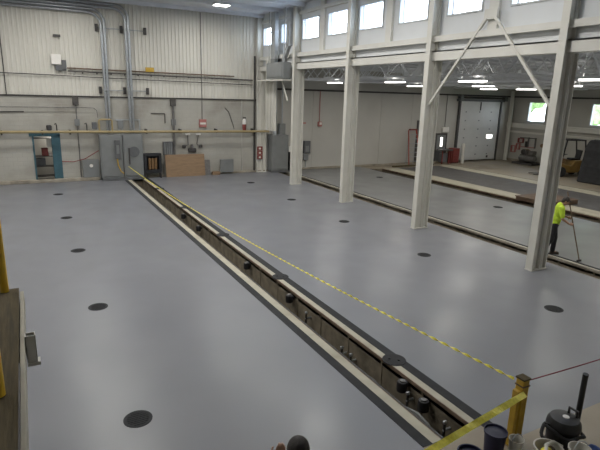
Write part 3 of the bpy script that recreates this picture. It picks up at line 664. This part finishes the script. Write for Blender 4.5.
# forklift (faces left)
FX, FY = 28.35, 19.1
o = thing('forklift', (FX, FY, 0), 'yellow forklift with black overhead guard at the far right wall', 'forklift')
fk = lambda: MB()
RT = Matrix.Translation((FX, FY, 0)) @ Matrix.Rotation(math.radians(155), 4, 'Z')
def fp(mb, nm, mt, **k): return mb.xf(RT).build(nm, mt, o, **k)
fp(MB().prism([(-.95, .25), (.75, .25), (.75, .75), (.45, .8), (-.1, .62), (-.3, .95), (-.95, 1.0), (-1.1, .6)], 'y', -.5, .5), 'chassis', 'forkyellow', bevel=.03)
fp(MB().prism([(-1.25, .3), (-.9, .22), (-.9, .98), (-1.15, .95), (-1.28, .7)], 'y', -.52, .52), 'counterweight', 'forkyellow', bevel=.03)
fp(MB().box(-.75, -.2, -.26, .26, .96, 1.06).obox((-.75, 0, 1.3), (.1, .5, .5), Matrix.Rotation(-.15, 3, 'Y')), 'seat', 'black', bevel=.02)
for sy in (-.46, .46):
    fp(MB().bar((.55, sy, .7), (.35, sy, 2.12), .06, .06), 'guard_post', 'black'); fp(MB().bar((-.95, sy, .95), (-.75, sy, 2.12), .06, .06), 'guard_post', 'black')
g = MB()
for sy in (-.46, .46): g.bar((.38, sy, 2.14), (-.78, sy, 2.14), .07, .06)
for k in range(6): xx = .36-k*.225; g.bar((xx, -.46, 2.15), (xx, .46, 2.15), .05, .04)
fp(g, 'overhead_guard', 'black')
for sy in (-.32, .32): fp(MB().box(.82, .92, sy-.05, sy+.05, .12, 2.05), 'mast_rail', 'darksteel')
fp(MB().box(.84, .9, -.32, .32, 1.95, 2.05).box(.84, .9, -.32, .32, 1.2, 1.27).box(.84, .9, -.32, .32, .3, .4), 'mast_crossbar', 'darksteel')
fp(MB().tube([(.86, 0, .3), (.86, 0, 1.9)], .05, 8), 'lift_cylinder', 'galv')
fp(MB().box(.93, 1.0, -.5, .5, .15, .22).box(.93, 1.0, -.5, .5, .5, .58), 'carriage', 'darksteel')
for sy in (-.28, .28): fp(MB().box(.97, 1.03, sy-.06, sy+.06, .06, .6).box(1.0, 2.0, sy-.06, sy+.06, .06, .1), 'fork', 'darksteel')
for xx, rr in ((.55, .30), (-.80, .24)):
    for sy in (-.5, .5):
        wm = MB().lathe([(rr*.45, -.11), (rr*.95, -.11), (rr, -.08), (rr, .08), (rr*.95, .11), (rr*.45, .11)], (0, 0, 0), 20).xf(Matrix.Translation((xx, sy*1.12, rr)) @ Matrix.Rotation(PI/2, 4, 'X'))
        fp(wm, 'wheel', 'tyre', smooth=True)
fp(MB().tube([(.3, 0, 1.0), (.15, 0, 1.25)], .03, 6).lathe([(.17, 0), (.19, .02), (.17, .03), (.15, .02)], (.14, 0, 1.26), 16), 'steering_wheel', 'black')
fp(MB().box(.2, .55, -.35, .35, .78, 1.05), 'dashboard', 'orange', bevel=.03)
fp(MB().box(.44, .54, -.46, -.3, 1.05, 1.15), 'lamp', 'signwhite')
# black tarped stack at the right edge
t = MB()
t.prism([(26.85, 0.002), (26.98, .5), (27.0, .9), (27.12, 1.4), (27.15, 1.75), (27.3, 2.1), (27.45, 2.27), (27.9, 2.32), (28.5, 2.26), (29.2, 2.28), (29.3, 0.002)], 'y', 15.3, 17.3)
tb = t.build('tarp_stack', 'blackmatte', origin=(28, 16.3, 0), bevel=.06)
tag(tb, 'tall stack under black sheeting standing in front of the forklift', 'stack')
o = thing('board_crate', (19.95, 14.05, 0), 'low brown board box on the concrete strip left of the nearest column', 'box')
MB().box(19.0, 20.9, 13.2, 14.9, .022, .18).build('body', 'brown', o, bevel=.02)
MB().box(18.97, 20.93, 13.18, 14.92, .18, .21).build('lid', 'brown', o)

# ------------------------------------------------------------------ floor drains
def drain(x, y, lab, g):
    o = thing('floor_drain', (x, y, 0), lab, 'drain', g)
    MB().lathe([(.155, .0005), (.19, .0005), (.19, .006), (.155, .006), (.155, .0005)], (x, y, 0), 32).build('rim', 'stripdark', o)
    cv = MB().lathe([(.155, .0005), (.155, .004), (0, .004)], (x, y, 0), 32)
    for k in range(-3, 4):
        hw = math.sqrt(max(0, .14**2-(k*.04)**2)); cv.box(x-hw, x+hw, y+k*.04-.012, y+k*.04+.012, .004, .010)
    cv.build('cover', 'drain', o)
    return o
ordn = ['nearest the camera', 'second from the camera', 'third from the camera', 'fourth from the camera', 'farthest from the camera']
for col_x, nm in ((.98, 'left of the trench'), (9.63, 'between trench and columns')):
    base = None
    for k, y in enumerate((6.22, 10.3, 14.45, 18.5, 22.9)):
        lab = 'dark round floor drain %s in the row %s' % (ordn[k], nm)
        if base is None: base = drain(col_x, y, lab, 'floor drains')
        else: dup(base, (col_x, y, 0), lab)
for y, lab in ((14.1, 'small dark drain in the far bay left of the nearest column'), (22.2, 'faint dark drain in the far bay near the back wall')):
    dup(base, (16.98, y, 0), lab)

# trench fittings
for k, (y, lab) in enumerate(((5.97, 'dark round cap on the trench edge nearest the camera'), (10.35, 'dark round cap on the trench edge, second from the camera'), (14.43, 'dark round cap on the trench edge, third from the camera'), (18.6, 'dark round cap on the trench edge, fourth from the camera'), (22.8, 'dark round cap on the trench edge nearest the back wall'))):
    if k == 0:
        o = thing('inspection_cover', (5.13, y, 0), lab, 'cap', 'caps on the trench edge')
        MB().lathe([(.20, .001), (.20, .014), (.18, .018), (0, .018)], (5.13, y, 0), 28).build('cover', 'drain', o)
        MB().box(4.96, 5.13, y-.12, y+.12, .001, .012).build('tab', 'stripdark', o)
        for bx, by in ((5.07, y+.05), (5.18, y-.06)): MB().lathe([(.02, .018), (.02, .03), (0, .03)], (bx, by, 0), 8).build('bolt', 'drain', o)
        cap0 = o
    else: dup(cap0, (5.13, y, 0), lab)
fit0 = None
for k, (y, z, lab) in enumerate(((4.93, -.12, 'dark lamp canister on the trench wall nearest the camera'), (5.43, -.08, 'dark lamp canister on the trench wall beside the nearest round cap'), (9.35, -.10, 'dark lamp canister on the trench wall before the second round cap'),
                             (11.85, -.12, 'dark lamp canister on the trench wall behind the second round cap'), (16.1, -.14, 'dark lamp canister on the trench wall behind the third round cap'), (18.0, -.15, 'dark lamp canister on the trench wall before the fourth round cap'))):
    if fit0 is None:
        fit0 = thing('trench_lamp', (4.87, y, z), lab, 'lamp', 'lamp canisters in the trench')
        MB().lathe([(.075, -.12), (.085, -.11), (.085, .03), (.075, .05), (0, .055)], (4.87, y, z), 18).build('canister', 'black', fit0, smooth=True)
        MB().lathe([(.045, .055), (.045, .07), (0, .072)], (4.87, y, z), 14).build('cap', 'machine', fit0)
        MB().box(4.87, 4.985, y-.03, y+.03, z-.06, z).build('bracket', 'darksteel', fit0)
    else: dup(fit0, (4.87, y, z), lab)
v0 = None
for k, (y, z, lab) in enumerate(((4.47, -.17, 'bright valve stub in the trench at its near end'), (5.27, -.17, 'bright valve stub in the trench between the two nearest canisters'), (6.85, -.30, 'bright valve stub low in the trench beyond the nearest round cap'), (7.15, -.30, 'second bright valve stub low in the trench beyond the nearest round cap'), (8.55, -.17, 'bright valve stub in the trench midway to the second round cap'))):
    if v0 is None:
        v0 = thing('trench_valve', (4.86, y, z), lab, 'valve', 'valves in the trench')
        MB().tube([(4.86, y, z-.35), (4.86, y, z)], .02, 8).build('stem', 'darksteel', v0)
        MB().box(4.83, 4.89, y-.025, y+.025, z, z+.05).build('head', 'galv', v0, bevel=.01)
        MB().box(4.84, 4.985, y-.015, y+.015, z-.12, z-.09).build('bracket', 'galvdull', v0)
    else: dup(v0, (4.86, y, z), lab)
for k, (x, z, r, mt, lab) in enumerate(((4.455, -.05, .035, 'darksteel', 'upper dark pipe along the left side of the trench'), (4.54, -.13, .04, 'black', 'lower black pipe along the left side of the trench'))):
    tag(MB().tube([(x, T1s+.02, z), (x, 12, z-.01), (x, T1e-.02, z)], r, 8).build('trench_pipe', mt, origin=(x, T1s, z), smooth=True), lab, 'pipe', 'pipes along the trench')
pts = [(4.62, 7.4, -.42), (4.75, 6.6, -.36), (4.7, 6.0, -.26), (4.72, 5.6, -.30), (4.72, 5.2, -.30), (4.74, 4.9, -.24), (4.72, 4.65, -.26), (4.7, 4.4, -.4), (4.6, 4.2, -.5)]
tag(MB().tube(pts, .028, 8).build('trench_hose', 'cabinet', origin=(4.7, 5, -.5), smooth=True), 'grey hose curling in the near end of the trench', 'hose')

# ------------------------------------------------------------------ post, tape, string
o = thing('timber_post', (5.19, 3.6, 0), 'square yellow post with tape tied round it at the trench end', 'post')
MB().box(5.14, 5.255, 3.545, 3.66, 0.002, .94).build('shaft', 'yellow', o, bevel=.008)
MB().box(5.13, 5.265, 3.535, 3.67, .94, .965).build('cap', 'oldwood', o, bevel=.006)
MB().box(5.085, 5.14, 3.56, 3.65, 0.002, .80).build('side_batten', 'yellow', o, bevel=.006)
MB().box(5.133, 5.262, 3.538, 3.667, .85, .868).build('tie_cord', 'brown', o)
def ribbon(p0, p1, sag, width, twists, n, ph=0., wob=1.):
    p0 = Vector(p0); p1 = Vector(p1); mb = MB(); vs = []; fs = []; d = (p1-p0).normalized(); side = d.cross(Vector((0, 0, 1))).normalized(); up = side.cross(d)
    for i in range(n+1):
        t = i/n; p = p0.lerp(p1, t); p.z -= 4*sag*t*(1-t)
        a = ph+twists*2*PI*t+wob*(.5*math.sin(t*37)+.3*math.sin(t*83))
        q = (up*math.cos(a)+side*math.sin(a))*width/2; e = (side*math.cos(a)-up*math.sin(a))*.0015
        vs += [p+q+e, p-q+e, p-q-e, p+q-e]
    for i in range(n):
        for j in range(4): a = i*4+j; b = i*4+(j+1) % 4; fs.append((a, b, b+4, a+4))
    fs.append((3, 2, 1, 0)); fs.append(tuple(n*4+j for j in range(4)))
    mb._add(vs, fs); return mb
tp = ribbon((4.3, YB-.6, .68), (5.15, 3.70, .90), .26, .034, 57, 1500)
o = tag(tp.build('barrier_tape', 'tape', origin=(4.3, 25.5, .5)), 'long twisted yellow barrier tape running beside the trench to the post', 'tape')
tp = ribbon((2.0, 3.05, .78), (5.13, 3.50, .80), .0, .075, 0, 60, -.95, .25)
tag(tp.build('barrier_tape', 'tape', origin=(4, 3.3, .8)), 'short wide yellow barrier tape crossing the end of the trench from the post', 'tape')
n = 24
tag(MB().tube([(5.27+3.9*t/n, 3.6-.12*t/n, .89-.10*4*(t/n)*(1-t/n)*.3) for t in range(n+1)], .008, 5).build('red_string', 'string', origin=(5.3, 3.6, .88)), 'dark red string stretched from the yellow post above the black vacuum', 'string')

# ------------------------------------------------------------------ buckets and vacuum
def bucket(nm, x, y, r, h, mat, inn, lab, handle=True, fill=.5):
    o = thing(nm, (x, y, 0), lab, 'bucket')
    MB().lathe([(r*.82, .004), (r*.97, h*.9), (r*1.04, h*.9), (r*1.06, h), (r*.98, h), (r*.8, .02), (0, .02)], (x, y, 0), 28).build('shell', mat, o, smooth=True)
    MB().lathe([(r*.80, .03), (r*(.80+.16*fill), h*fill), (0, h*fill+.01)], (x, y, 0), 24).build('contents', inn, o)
    if handle:
        MB().tube([(x+r*1.06*math.cos(a), y+r*.5*math.sin(a)*.6-.02, h*.92+r*.85*math.sin(a)) for a in [PI*i/14 for i in range(15)]], .006, 6).build('handle', 'galv', o)
    return o
bucket('plastic_bucket', 4.79, 3.58, .135, .34, 'navy', 'navyshade', 'navy plastic bucket right beside the yellow post and white pail', False, .93)
bucket('plastic_bucket', 4.19, 3.42, .145, .35, 'navy', 'navyshade', 'navy plastic bucket on bare concrete past the trench end, farther from the yellow post', False, .9)
bucket('paint_pail', 5.005, 3.435, .088, .25, 'whiteplastic', 'brown', 'small white pail with wire handle in front of the yellow post', True, .6)
bucket('plastic_bucket', 5.49, 2.93, .125, .30, 'whiteplastic', 'machine', 'white bucket in front of the black vacuum', True, .55)
o = thing('plastic_tub', (5.29, 3.21, 0), 'low white tub with yellow rags left of the black vacuum', 'tub')
MB().lathe([(.13, .004), (.16, .17), (.175, .18), (.175, .2), (.155, .2), (.125, .02), (0, .02)], (5.29, 3.19, 0), 28).build('shell', 'whiteplastic', o, smooth=True)
MB().ell((5.27, 3.19, .14), (.08, .07, .05)).build('rag', 'tape', o, smooth=True); MB().ell((5.34, 3.21, .14), (.07, .08, .04)).build('rag', 'brown', o, smooth=True)
MB().tube([(5.15, 3.12, .2), (5.25, 3.2, .24), (5.42, 3.22, .21), (5.5, 3.15, .16)], .022, 8).build('brush', 'whiteplastic', o)
o = thing('paper_cup', (4.83, 3.36, 0), 'crumpled white rag between the navy bucket and the white pail', 'rag')
o.name = 'white_rag'
cr = MB().ell((4.83, 3.335, .07), (.055, .06, .066), 14, 9); cr.v = [tuple(Vector(v)+mnoise.noise_vector(Vector(v)*22)*.012) for v in cr.v]
cr.build('cloth', 'signwhite', o)
cl = MB().ell((5.86, 2.97, .09), (.12, .09, .085), 16, 10); cl.v = [tuple(Vector(v)+mnoise.noise_vector(Vector(v)*14)*.02) for v in cl.v]
tag(cl.build('blue_rag', 'bluecloth', origin=(5.86, 2.97, 0), smooth=True), 'blue rag on the bare concrete at the bottom right corner', 'rag')
vx, vy = 5.72, 3.31
o = thing('shop_vacuum', (vx, vy, 0), 'black shop vacuum with coiled hose and upright wand beside the white bucket', 'vacuum')
MB().lathe([(.16, .05), (.185, .07), (.195, .27), (.2, .28)], (vx, vy, 0), 28).build('drum', 'black', o, smooth=True)
MB().lathe([(.205, .28), (.21, .30), (.20, .36), (.17, .41), (.08, .43), (0, .43)], (vx, vy, 0), 28).build('lid', 'black', o, smooth=True)
MB().lathe([(.04, .43), (.04, .438), (0, .438)], (vx-.01, vy-.02, 0), 16).build('badge', 'signwhite', o)
MB().tube([(vx+.12, vy+.03, .40), (vx+.12, vy+.03, .50), (vx+.12, vy-.08, .50), (vx+.12, vy-.08, .40)], .018, 8).build('handle', 'black', o)
for a in (.6, 2.2, 3.8, 5.4): MB().lathe([(.03, .0), (.035, .03), (.03, .06)], (vx+.15*math.cos(a), vy+.17*math.sin(a), 0.002), 12).build('caster', 'black', o)
hp = [(vx-.19, vy+.05, .33)]
for k in range(40):
    a = 2.6+k*.19; hp.append((vx+(.235+.01*math.sin(k))*math.cos(a), vy+(.235+.01*math.sin(k))*math.sin(a), .30-.005*k+.02*math.sin(k*.7)))
MB().tube(hp, .022, 8).build('hose', 'blackmatte', o, smooth=True)
MB().tube([(5.985, 3.30, .03), (5.975, 3.295, .92), (5.97, 3.29, .97)], [.036, .034, .036], 14).build('wand', 'black', o, smooth=True)
tag(MB().tube([(6.06, 3.12, .01), (6.0, 3.05, .02), (5.93, 3.12, .015)], .012, 6).build('power_cord', 'blackmatte', origin=(5.95, 3.05, 0)), 'short black cord lying beside the vacuum wand', 'cord')

# ------------------------------------------------------------------ raised deck at the left edge
ZD = 2.3
o = thing('mezzanine_deck', (-.9, 3.5, 0), 'weathered board deck with cream edge channel carrying the yellow guard rail', 'deck')
for k in range(6):
    x1 = -.205-k*.2; MB().box(x1-.195, x1, 1.0, 5.62, ZD-.04, ZD).build('board', 'oldwood', o)
MB().box(-.205, -.195, 1.0, 3.95, ZD-.05, ZD+.004).build('edge_strip', 'shelfdark', o)
MB().box(-.198, -.165, 1.0, 5.6, ZD-.2, ZD-.035).build('edge_channel', 'stripcream', o)
MB().box(-1.4, -.21, 1.0, 5.6, ZD-.2, ZD-.045).build('joists', 'shelfdark', o)
for xx, yy in ((-1.35, 5.4), (-.5, 5.4), (-1.35, 1.1), (-.5, 1.1)): MB().box(xx-.05, xx+.05, yy-.05, yy+.05, 0.001, ZD-.2).build('leg', 'stripcream', o)
o = thing('socket_bracket', (-.13, 4.46, ZD-.2), 'cream open-topped socket fixed to the edge of the deck', 'socket')
q = MB(); x0, x1, y0, y1, z0, z1 = -.163, -.085, 4.42, 4.50, ZD-.25, ZD-.01
q.box(x0, x0+.008, y0, y1, z0, z1).box(x1-.008, x1, y0, y1, z0, z1).box(x0, x1, y0, y0+.008, z0, z1).box(x0, x1, y1-.008, y1, z0, z1)
q.build('tube', 'whiteplastic', o)
MB().box(x0+.008, x1-.008, y0+.008, y1-.008, z0+.05, z1-.02).build('hollow_shade', 'blackmatte', o)  # black fill stands in for the shade down the open tube
MB().box(x0-.0, x1+.02, y0-.012, y1+.0, z0-.03, z0).build('foot_plate', 'whiteplastic', o)
o = thing('guard_rail', (-.32, 3.6, ZD), 'yellow guard rail standing on the board deck', 'rail')
MB().tube([(-.33, 5.56, ZD+.001), (-.33, 5.56, ZD+1.07)], .04, 12).build('post', 'railyellow', o, smooth=True)
MB().tube([(-.318, 3.55, ZD+.001), (-.318, 3.55, ZD+1.07)], .04, 12).build('post', 'railyellow', o, smooth=True)
MB().tube([(-.34, 1.2, ZD+.001), (-.34, 1.2, ZD+1.07)], .04, 12).build('post', 'railyellow', o, smooth=True)
MB().tube([(-.40, 1.2, ZD+1.03), (-.40, 5.56, ZD+1.03)], .025, 10).build('top_rail', 'railyellow', o, smooth=True)

# ------------------------------------------------------------------ people
def remesh(mb, name, mat, parent, vox, sm=4):
    o = mb.build(name, mat, parent)
    md = o.modifiers.new('r', 'REMESH'); md.mode = 'VOXEL'; md.voxel_size = vox
    s2 = o.modifiers.new('s', 'SMOOTH'); s2.iterations = sm; s2.factor = .5
    dg = bpy.context.evaluated_depsgraph_get(); dg.update()
    me = bpy.data.meshes.new_from_object(o.evaluated_get(dg)); o.modifiers.clear(); old = o.data; o.data = me; bpy.data.meshes.remove(old)
    for p in me.polygons: p.use_smooth = True
    if not me.materials: me.materials.append(M[mat])
    return o
def hand(mb, wrist, direction, palm_n, curl):
    w_ = Vector(wrist); d = Vector(direction).normalized(); nrm = Vector(palm_n).normalized(); sd = d.cross(nrm).normalized(); nrm = sd.cross(d)
    pc = w_+d*.05
    R3 = Matrix((sd, d, nrm)).transposed()
    mb.ell(pc, (.042, .052, .018), 12, 8, rot=R3)
    for k, ln in enumerate((.066, .078, .072, .056)):
        p = w_+d*.09+sd*(.030-.020*k); dd = d.copy()
        for s_ in range(3):
            a = curl*(s_+.6)*.6; dd = d*math.cos(a)+nrm*math.sin(a); q = p+dd*ln*(.42, .32, .26)[s_]
            mb.cap(p, .0085-.0008*s_, q, .008-.0008*s_); p = q
    p = w_+d*.03+sd*.038; q = p+(d*.6+sd*.7+nrm*.35).normalized()*.035; mb.cap(p, .011, q, .0095)
    q2 = q+(d*.8+nrm*.6).normalized()*.03; mb.cap(q, .0095, q2, .008)
def person(base, ang, J, label, cols, hairstyle='short'):
    shirt, trous = cols
    o = thing('person', base, label, 'person')
    X = Matrix.Translation(base) @ Matrix.Rotation(ang, 4, 'Z')
    V = {k: Vector(v) for k, v in J.items() if isinstance(v, tuple)}
    body = MB(); hd = V['head']; hr = Matrix.Rotation(-J.get('nod', 0) if False else 0, 3, 'X')
    fw = (V['face']-hd).normalized(); sd = Vector((1, 0, 0)); up = sd.cross(fw).normalized(); HR = Matrix((sd, fw, up)).transposed()
    H = lambda x, y, z: hd+HR @ Vector((x, y, z))
    body.ell(H(0, -.01, .02), (.076, .096, .10), rot=HR); body.ell(H(0, .03, -.05), (.058, .065, .065), rot=HR)
    body.ell(H(0, .100, -.012), (.014, .022, .024), 10, 8, rot=HR)
    body.ell(H(0, .086, -.058), (.028, .012, .012), 10, 8, rot=HR)
    for s_ in (-1, 1): body.ell(H(.078*s_, -.005, -.01), (.012, .022, .033), 10, 8, rot=HR)
    body.cap(V['neck'], .06, H(0, -.02, -.07), .055)
    body.ell((V['neck']+V['waist'])/2+Vector((0, 0, .05)), (.165, .105, .23)); body.ell(V['pelvis'], (.155, .11, .13))
    body.cap(V['waist'], .12, V['pelvis'], .12)
    for s_ in 'lr':
        body.cap(V['sh_'+s_], .062, V['neck']-Vector((0, 0, .04)), .07)
        body.cap(V['sh_'+s_], .056, V['el_'+s_], .042); body.cap(V['el_'+s_], .041, V['wr_'+s_], .028)
        body.cap(V['hip_'+s_], .085, V['kn_'+s_], .058); body.cap(V['kn_'+s_], .056, V['an_'+s_], .04)
        hand(body, V['wr_'+s_], V['hd_'+s_], V['hn_'+s_], J['curl_'+s_])
        a = V['an_'+s_]; body.cap(a, .04, a+Vector((0, .13, -.045)), .03)
    remesh(body.xf(X), 'body', 'skin', o, .0075, 2)
    e = MB()
    for s_ in (-1, 1): e.ell(H(.03*s_, .083, .018), (.012, .008, .008), 10, 8)
    e.xf(X).build('eyes', 'eye', o, smooth=True)
    sh = MB(); mid = (V['neck']+V['waist'])/2+Vector((0, 0, .05))
    sh.ell(mid, (.19, .13, .25)); sh.cap(V['waist'], .142, V['pelvis']+Vector((0, 0, .03)), .145)
    sh.ell(V['pelvis']+Vector((0, 0, .02)), (.178, .135, .10))
    for s_ in 'lr':
        sh.cap(V['sh_'+s_], .082, V['neck']-Vector((0, 0, .06)), .085)
        sh.cap(V['sh_'+s_], .080, V['sh_'+s_].lerp(V['el_'+s_], .8), .062)
    remesh(sh.xf(X), 'shirt', shirt, o, .012, 3)
    tr = MB(); tr.ell(V['pelvis']-Vector((0, 0, .03)), (.168, .125, .12))
    for s_ in 'lr':
        tr.cap(V['hip_'+s_], .10, V['kn_'+s_], .076); tr.cap(V['kn_'+s_], .076, V['an_'+s_]+Vector((0, 0, .01)), .066)
    remesh(tr.xf(X), 'trousers', trous, o, .012, 3)
    for s_ in 'lr':
        a = V['an_'+s_]; bt = MB(); bt.cap(Vector((a.x, a.y, .05)), .05, Vector((a.x, a.y+.14, .04)), .042); bt.cap(a+Vector((0, 0, .02)), .055, Vector((a.x, a.y-.02, .05)), .052)
        bt.box(a.x-.047, a.x+.047, a.y-.07, a.y+.18, 0.002, .03)
        remesh(bt.xf(X), 'boot', 'boot', o, .01, 2)
    h = MB(); h.ell(H(0, -.022, .035), (.091, .100, .100), rot=HR); h.ell(H(0, -.05, -.03), (.074, .062, .07), rot=HR)
    if hairstyle == 'cap': h.ell(H(0, .08, .065), (.07, .07, .014), rot=HR)
    remesh(h.xf(X), 'hair' if hairstyle != 'cap' else 'cap', 'hair', o, .008, 2)
    return o, X
J1 = dict(head=(0, .17, 1.60), face=(0, .26, 1.54), neck=(0, .09, 1.44), waist=(0, .0, 1.08), pelvis=(0, -.03, .94),
          sh_l=(-.19, .08, 1.41), el_l=(-.24, .10, 1.13), wr_l=(-.14, .30, 1.12), hd_l=(.55, .75, -.1), hn_l=(.6, -.6, 0), curl_l=1.6,
          sh_r=(.19, .08, 1.41), el_r=(.26, .12, 1.13), wr_r=(.13, .33, .98), hd_r=(-.35, .8, -.1), hn_r=(-.6, -.6, 0), curl_r=1.6,
          hip_l=(-.10, -.03, .90), kn_l=(-.11, .05, .50), an_l=(-.11, .04, .09), hip_r=(.10, -.03, .90), kn_r=(.12, -.06, .49), an_r=(.13, -.26, .10))
ang1 = -2.42
P1, X1 = person((13.12, 8.84, .0), ang1, J1, 'worker in lime shirt and black trousers holding a long-handled tool', ('lime', 'trouser'), 'cap')
ht = X1 @ Vector((.02, .42, 1.03))
o = thing('floor_squeegee', (13.3, 8.05, 0), 'long-handled floor tool held by the worker in lime', 'squeegee')
pb = Vector((13.28, 8.08, .05)); dirv = (ht-pb).normalized()
MB().tube([pb, pb+dirv*1.95], .016, 8).build('handle', 'brown', o)
MB().box(13.2, 13.36, 8.06, 8.10, .008, .05).build('blade', 'darksteel', o)

J2 = dict(head=(0, .02, 1.605), face=(0, .12, 1.595), neck=(0, -.01, 1.43), waist=(0, 0, 1.08), pelvis=(0, 0, .94),
          sh_l=(-.19, -.02, 1.40), el_l=(-.34, .10, 1.22), wr_l=(-.175, .05, 1.49), hd_l=(.30, -.05, .92), hn_l=(.3, .95, 0), curl_l=.9,
          sh_r=(.19, 0, 1.40), el_r=(.24, .02, 1.12), wr_r=(.24, .16, .90), hd_r=(0, .4, -.9), hn_r=(-1, .1, 0), curl_r=.5,
          hip_l=(-.10, 0, .90), kn_l=(-.11, .03, .49), an_l=(-.12, -.02, .09), hip_r=(.10, 0, .90), kn_r=(.11, .03, .49), an_r=(.12, -.02, .09))
person((1.635, 2.93, -.0), -.5, J2, 'person with dark hair and one hand raised to the head, standing on grey floor', ('shirt', 'jeans'))

# ------------------------------------------------------------------ lamps
def area(name, loc, sx, sy, power, col=(1, .95, .86), rot=(0, 0, 0)):
    l = bpy.data.lights.new(name, 'AREA'); l.shape = 'RECTANGLE'; l.size = sx; l.size_y = sy; l.energy = power; l.color = col
    o = bpy.data.objects.new(name, l); C.objects.link(o); o.location = loc; o.rotation_euler = rot
    return o
hb = None
names = {}
for i, xx in enumerate((-3.5, 2.0, 8.2)):
    for j, yy in enumerate((9.0, 13.6, 18.2, 22.9)):
        lab = 'bright high bay lamp at the top edge by the back wall' if (i == 2 and j == 3) else 'high bay lamp under the roof, row %s, %s' % (('over the left wall', 'over the left bay', 'over the columns')[i], ordn[j])
        if hb is None:
            hb = thing('pendant_lamp', (xx, yy, 8.0), lab, 'lamp', 'high bay lamps')
            MB().box(xx-.35, xx+.35, yy-.25, yy+.25, 8.02, 8.12).build('housing', 'frame', hb)
            MB().box(xx-.32, xx+.32, yy-.22, yy+.22, 8.0, 8.018).build('diffuser', 'lamp', hb)
            MB().box(xx-.03, xx+.03, yy-.03, yy+.03, 8.12, 8.3).build('hanger', 'frame', hb)
        else: dup(hb, (xx, yy, 8.0), lab)
        l = area('high_bay_light', (xx, yy, 7.97), .9, .7, 128, (1, .97, .92))
lb = None
for i, xx in enumerate((13.7, 18.8, 24.4)):
    for j, yy in enumerate((4.0, 8.6, 13.1, 17.3, 22.0)):
        if i == 2 and j == 3: yy = 19.4
        lab = 'strip light in the low bay, %s row from the columns, %s' % (('first', 'second', 'third')[i], ordn[j])
        if lb is None:
            lb = thing('pendant_strip_light', (xx, yy, 4.9), lab, 'light', 'low bay strip lights')
            MB().box(xx-.09, xx+.09, yy-.6, yy+.6, 4.92, 4.97).build('housing', 'frame', lb)
            MB().box(xx-.08, xx+.08, yy-.58, yy+.58, 4.87, 4.918).build('diffuser', 'lamp_pane_glow', lb)
            for q_ in (-.5, .5): MB().box(xx-.008, xx+.008, yy+q_-.008, yy+q_+.008, 4.97, 5.78).build('hanger', 'frame', lb)
        else: dup(lb, (xx, yy, 4.9), lab)
        area('strip_light_glow', (xx, yy, 4.85), .16, 1.1, 50)
        area('joist_fill', (xx, yy, 4.99), .16, 1.1, 4, rot=(PI, 0, 0))  # fill lamp added to brighten joists and roof deck

area('storeroom_fill', (1.2, YB+1.2, 2.35), .5, .3, 14)  # unseen fill added to lift the notice and rack behind the doorway
# sky
wd = bpy.data.worlds.new('sky'); bpy.context.scene.world = wd; wd.use_nodes = True
nt = wd.node_tree; bg = nt.nodes['Background']
tc = nt.nodes.new('ShaderNodeTexCoord'); sx = nt.nodes.new('ShaderNodeSeparateXYZ'); rp = nt.nodes.new('ShaderNodeValToRGB')
nt.links.new(tc.outputs['Generated'], sx.inputs[0]); nt.links.new(sx.outputs['Z'], rp.inputs['Fac'])
rp.color_ramp.elements[0].color = (.95, .97, 1, 1); rp.color_ramp.elements[1].color = (.55, .72, 1, 1)
nt.links.new(rp.outputs['Color'], bg.inputs['Color']); bg.inputs['Strength'].default_value = 9.

# ------------------------------------------------------------------ camera
F, YAW, PITCH, ROLL, HC = 505.17, .4984, .2530, .0281, 4.3
cy, sy, cp, sp, cr, sr = math.cos(YAW), math.sin(YAW), math.cos(PITCH), math.sin(PITCH), math.cos(ROLL), math.sin(ROLL)
fwd = Vector((sy*cp, cy*cp, -sp)); r0 = Vector((cy, -sy, 0)); u0 = r0.cross(fwd)
r1 = r0*cr+u0*sr; u1 = -r0*sr+u0*cr
cam = bpy.data.cameras.new('camera'); cam.sensor_width = 36; cam.lens = F/600*36; cam.clip_start = .05; cam.clip_end = 300
co = bpy.data.objects.new('camera', cam); C.objects.link(co)
mw = Matrix((r1, u1, -fwd)).transposed().to_4x4(); mw.translation = (0, 0, HC); co.matrix_world = mw
sc = bpy.context.scene; sc.camera = co
sc.view_settings.view_transform = 'Standard'; sc.view_settings.look = 'None'; sc.view_settings.gamma = 1; sc.view_settings.use_curve_mapping = False
sc.view_settings.exposure = 0.0
sc.cycles.max_bounces = 8; sc.cycles.diffuse_bounces = 5; sc.cycles.use_denoising = True
sc.cycles.sample_clamp_indirect = 8
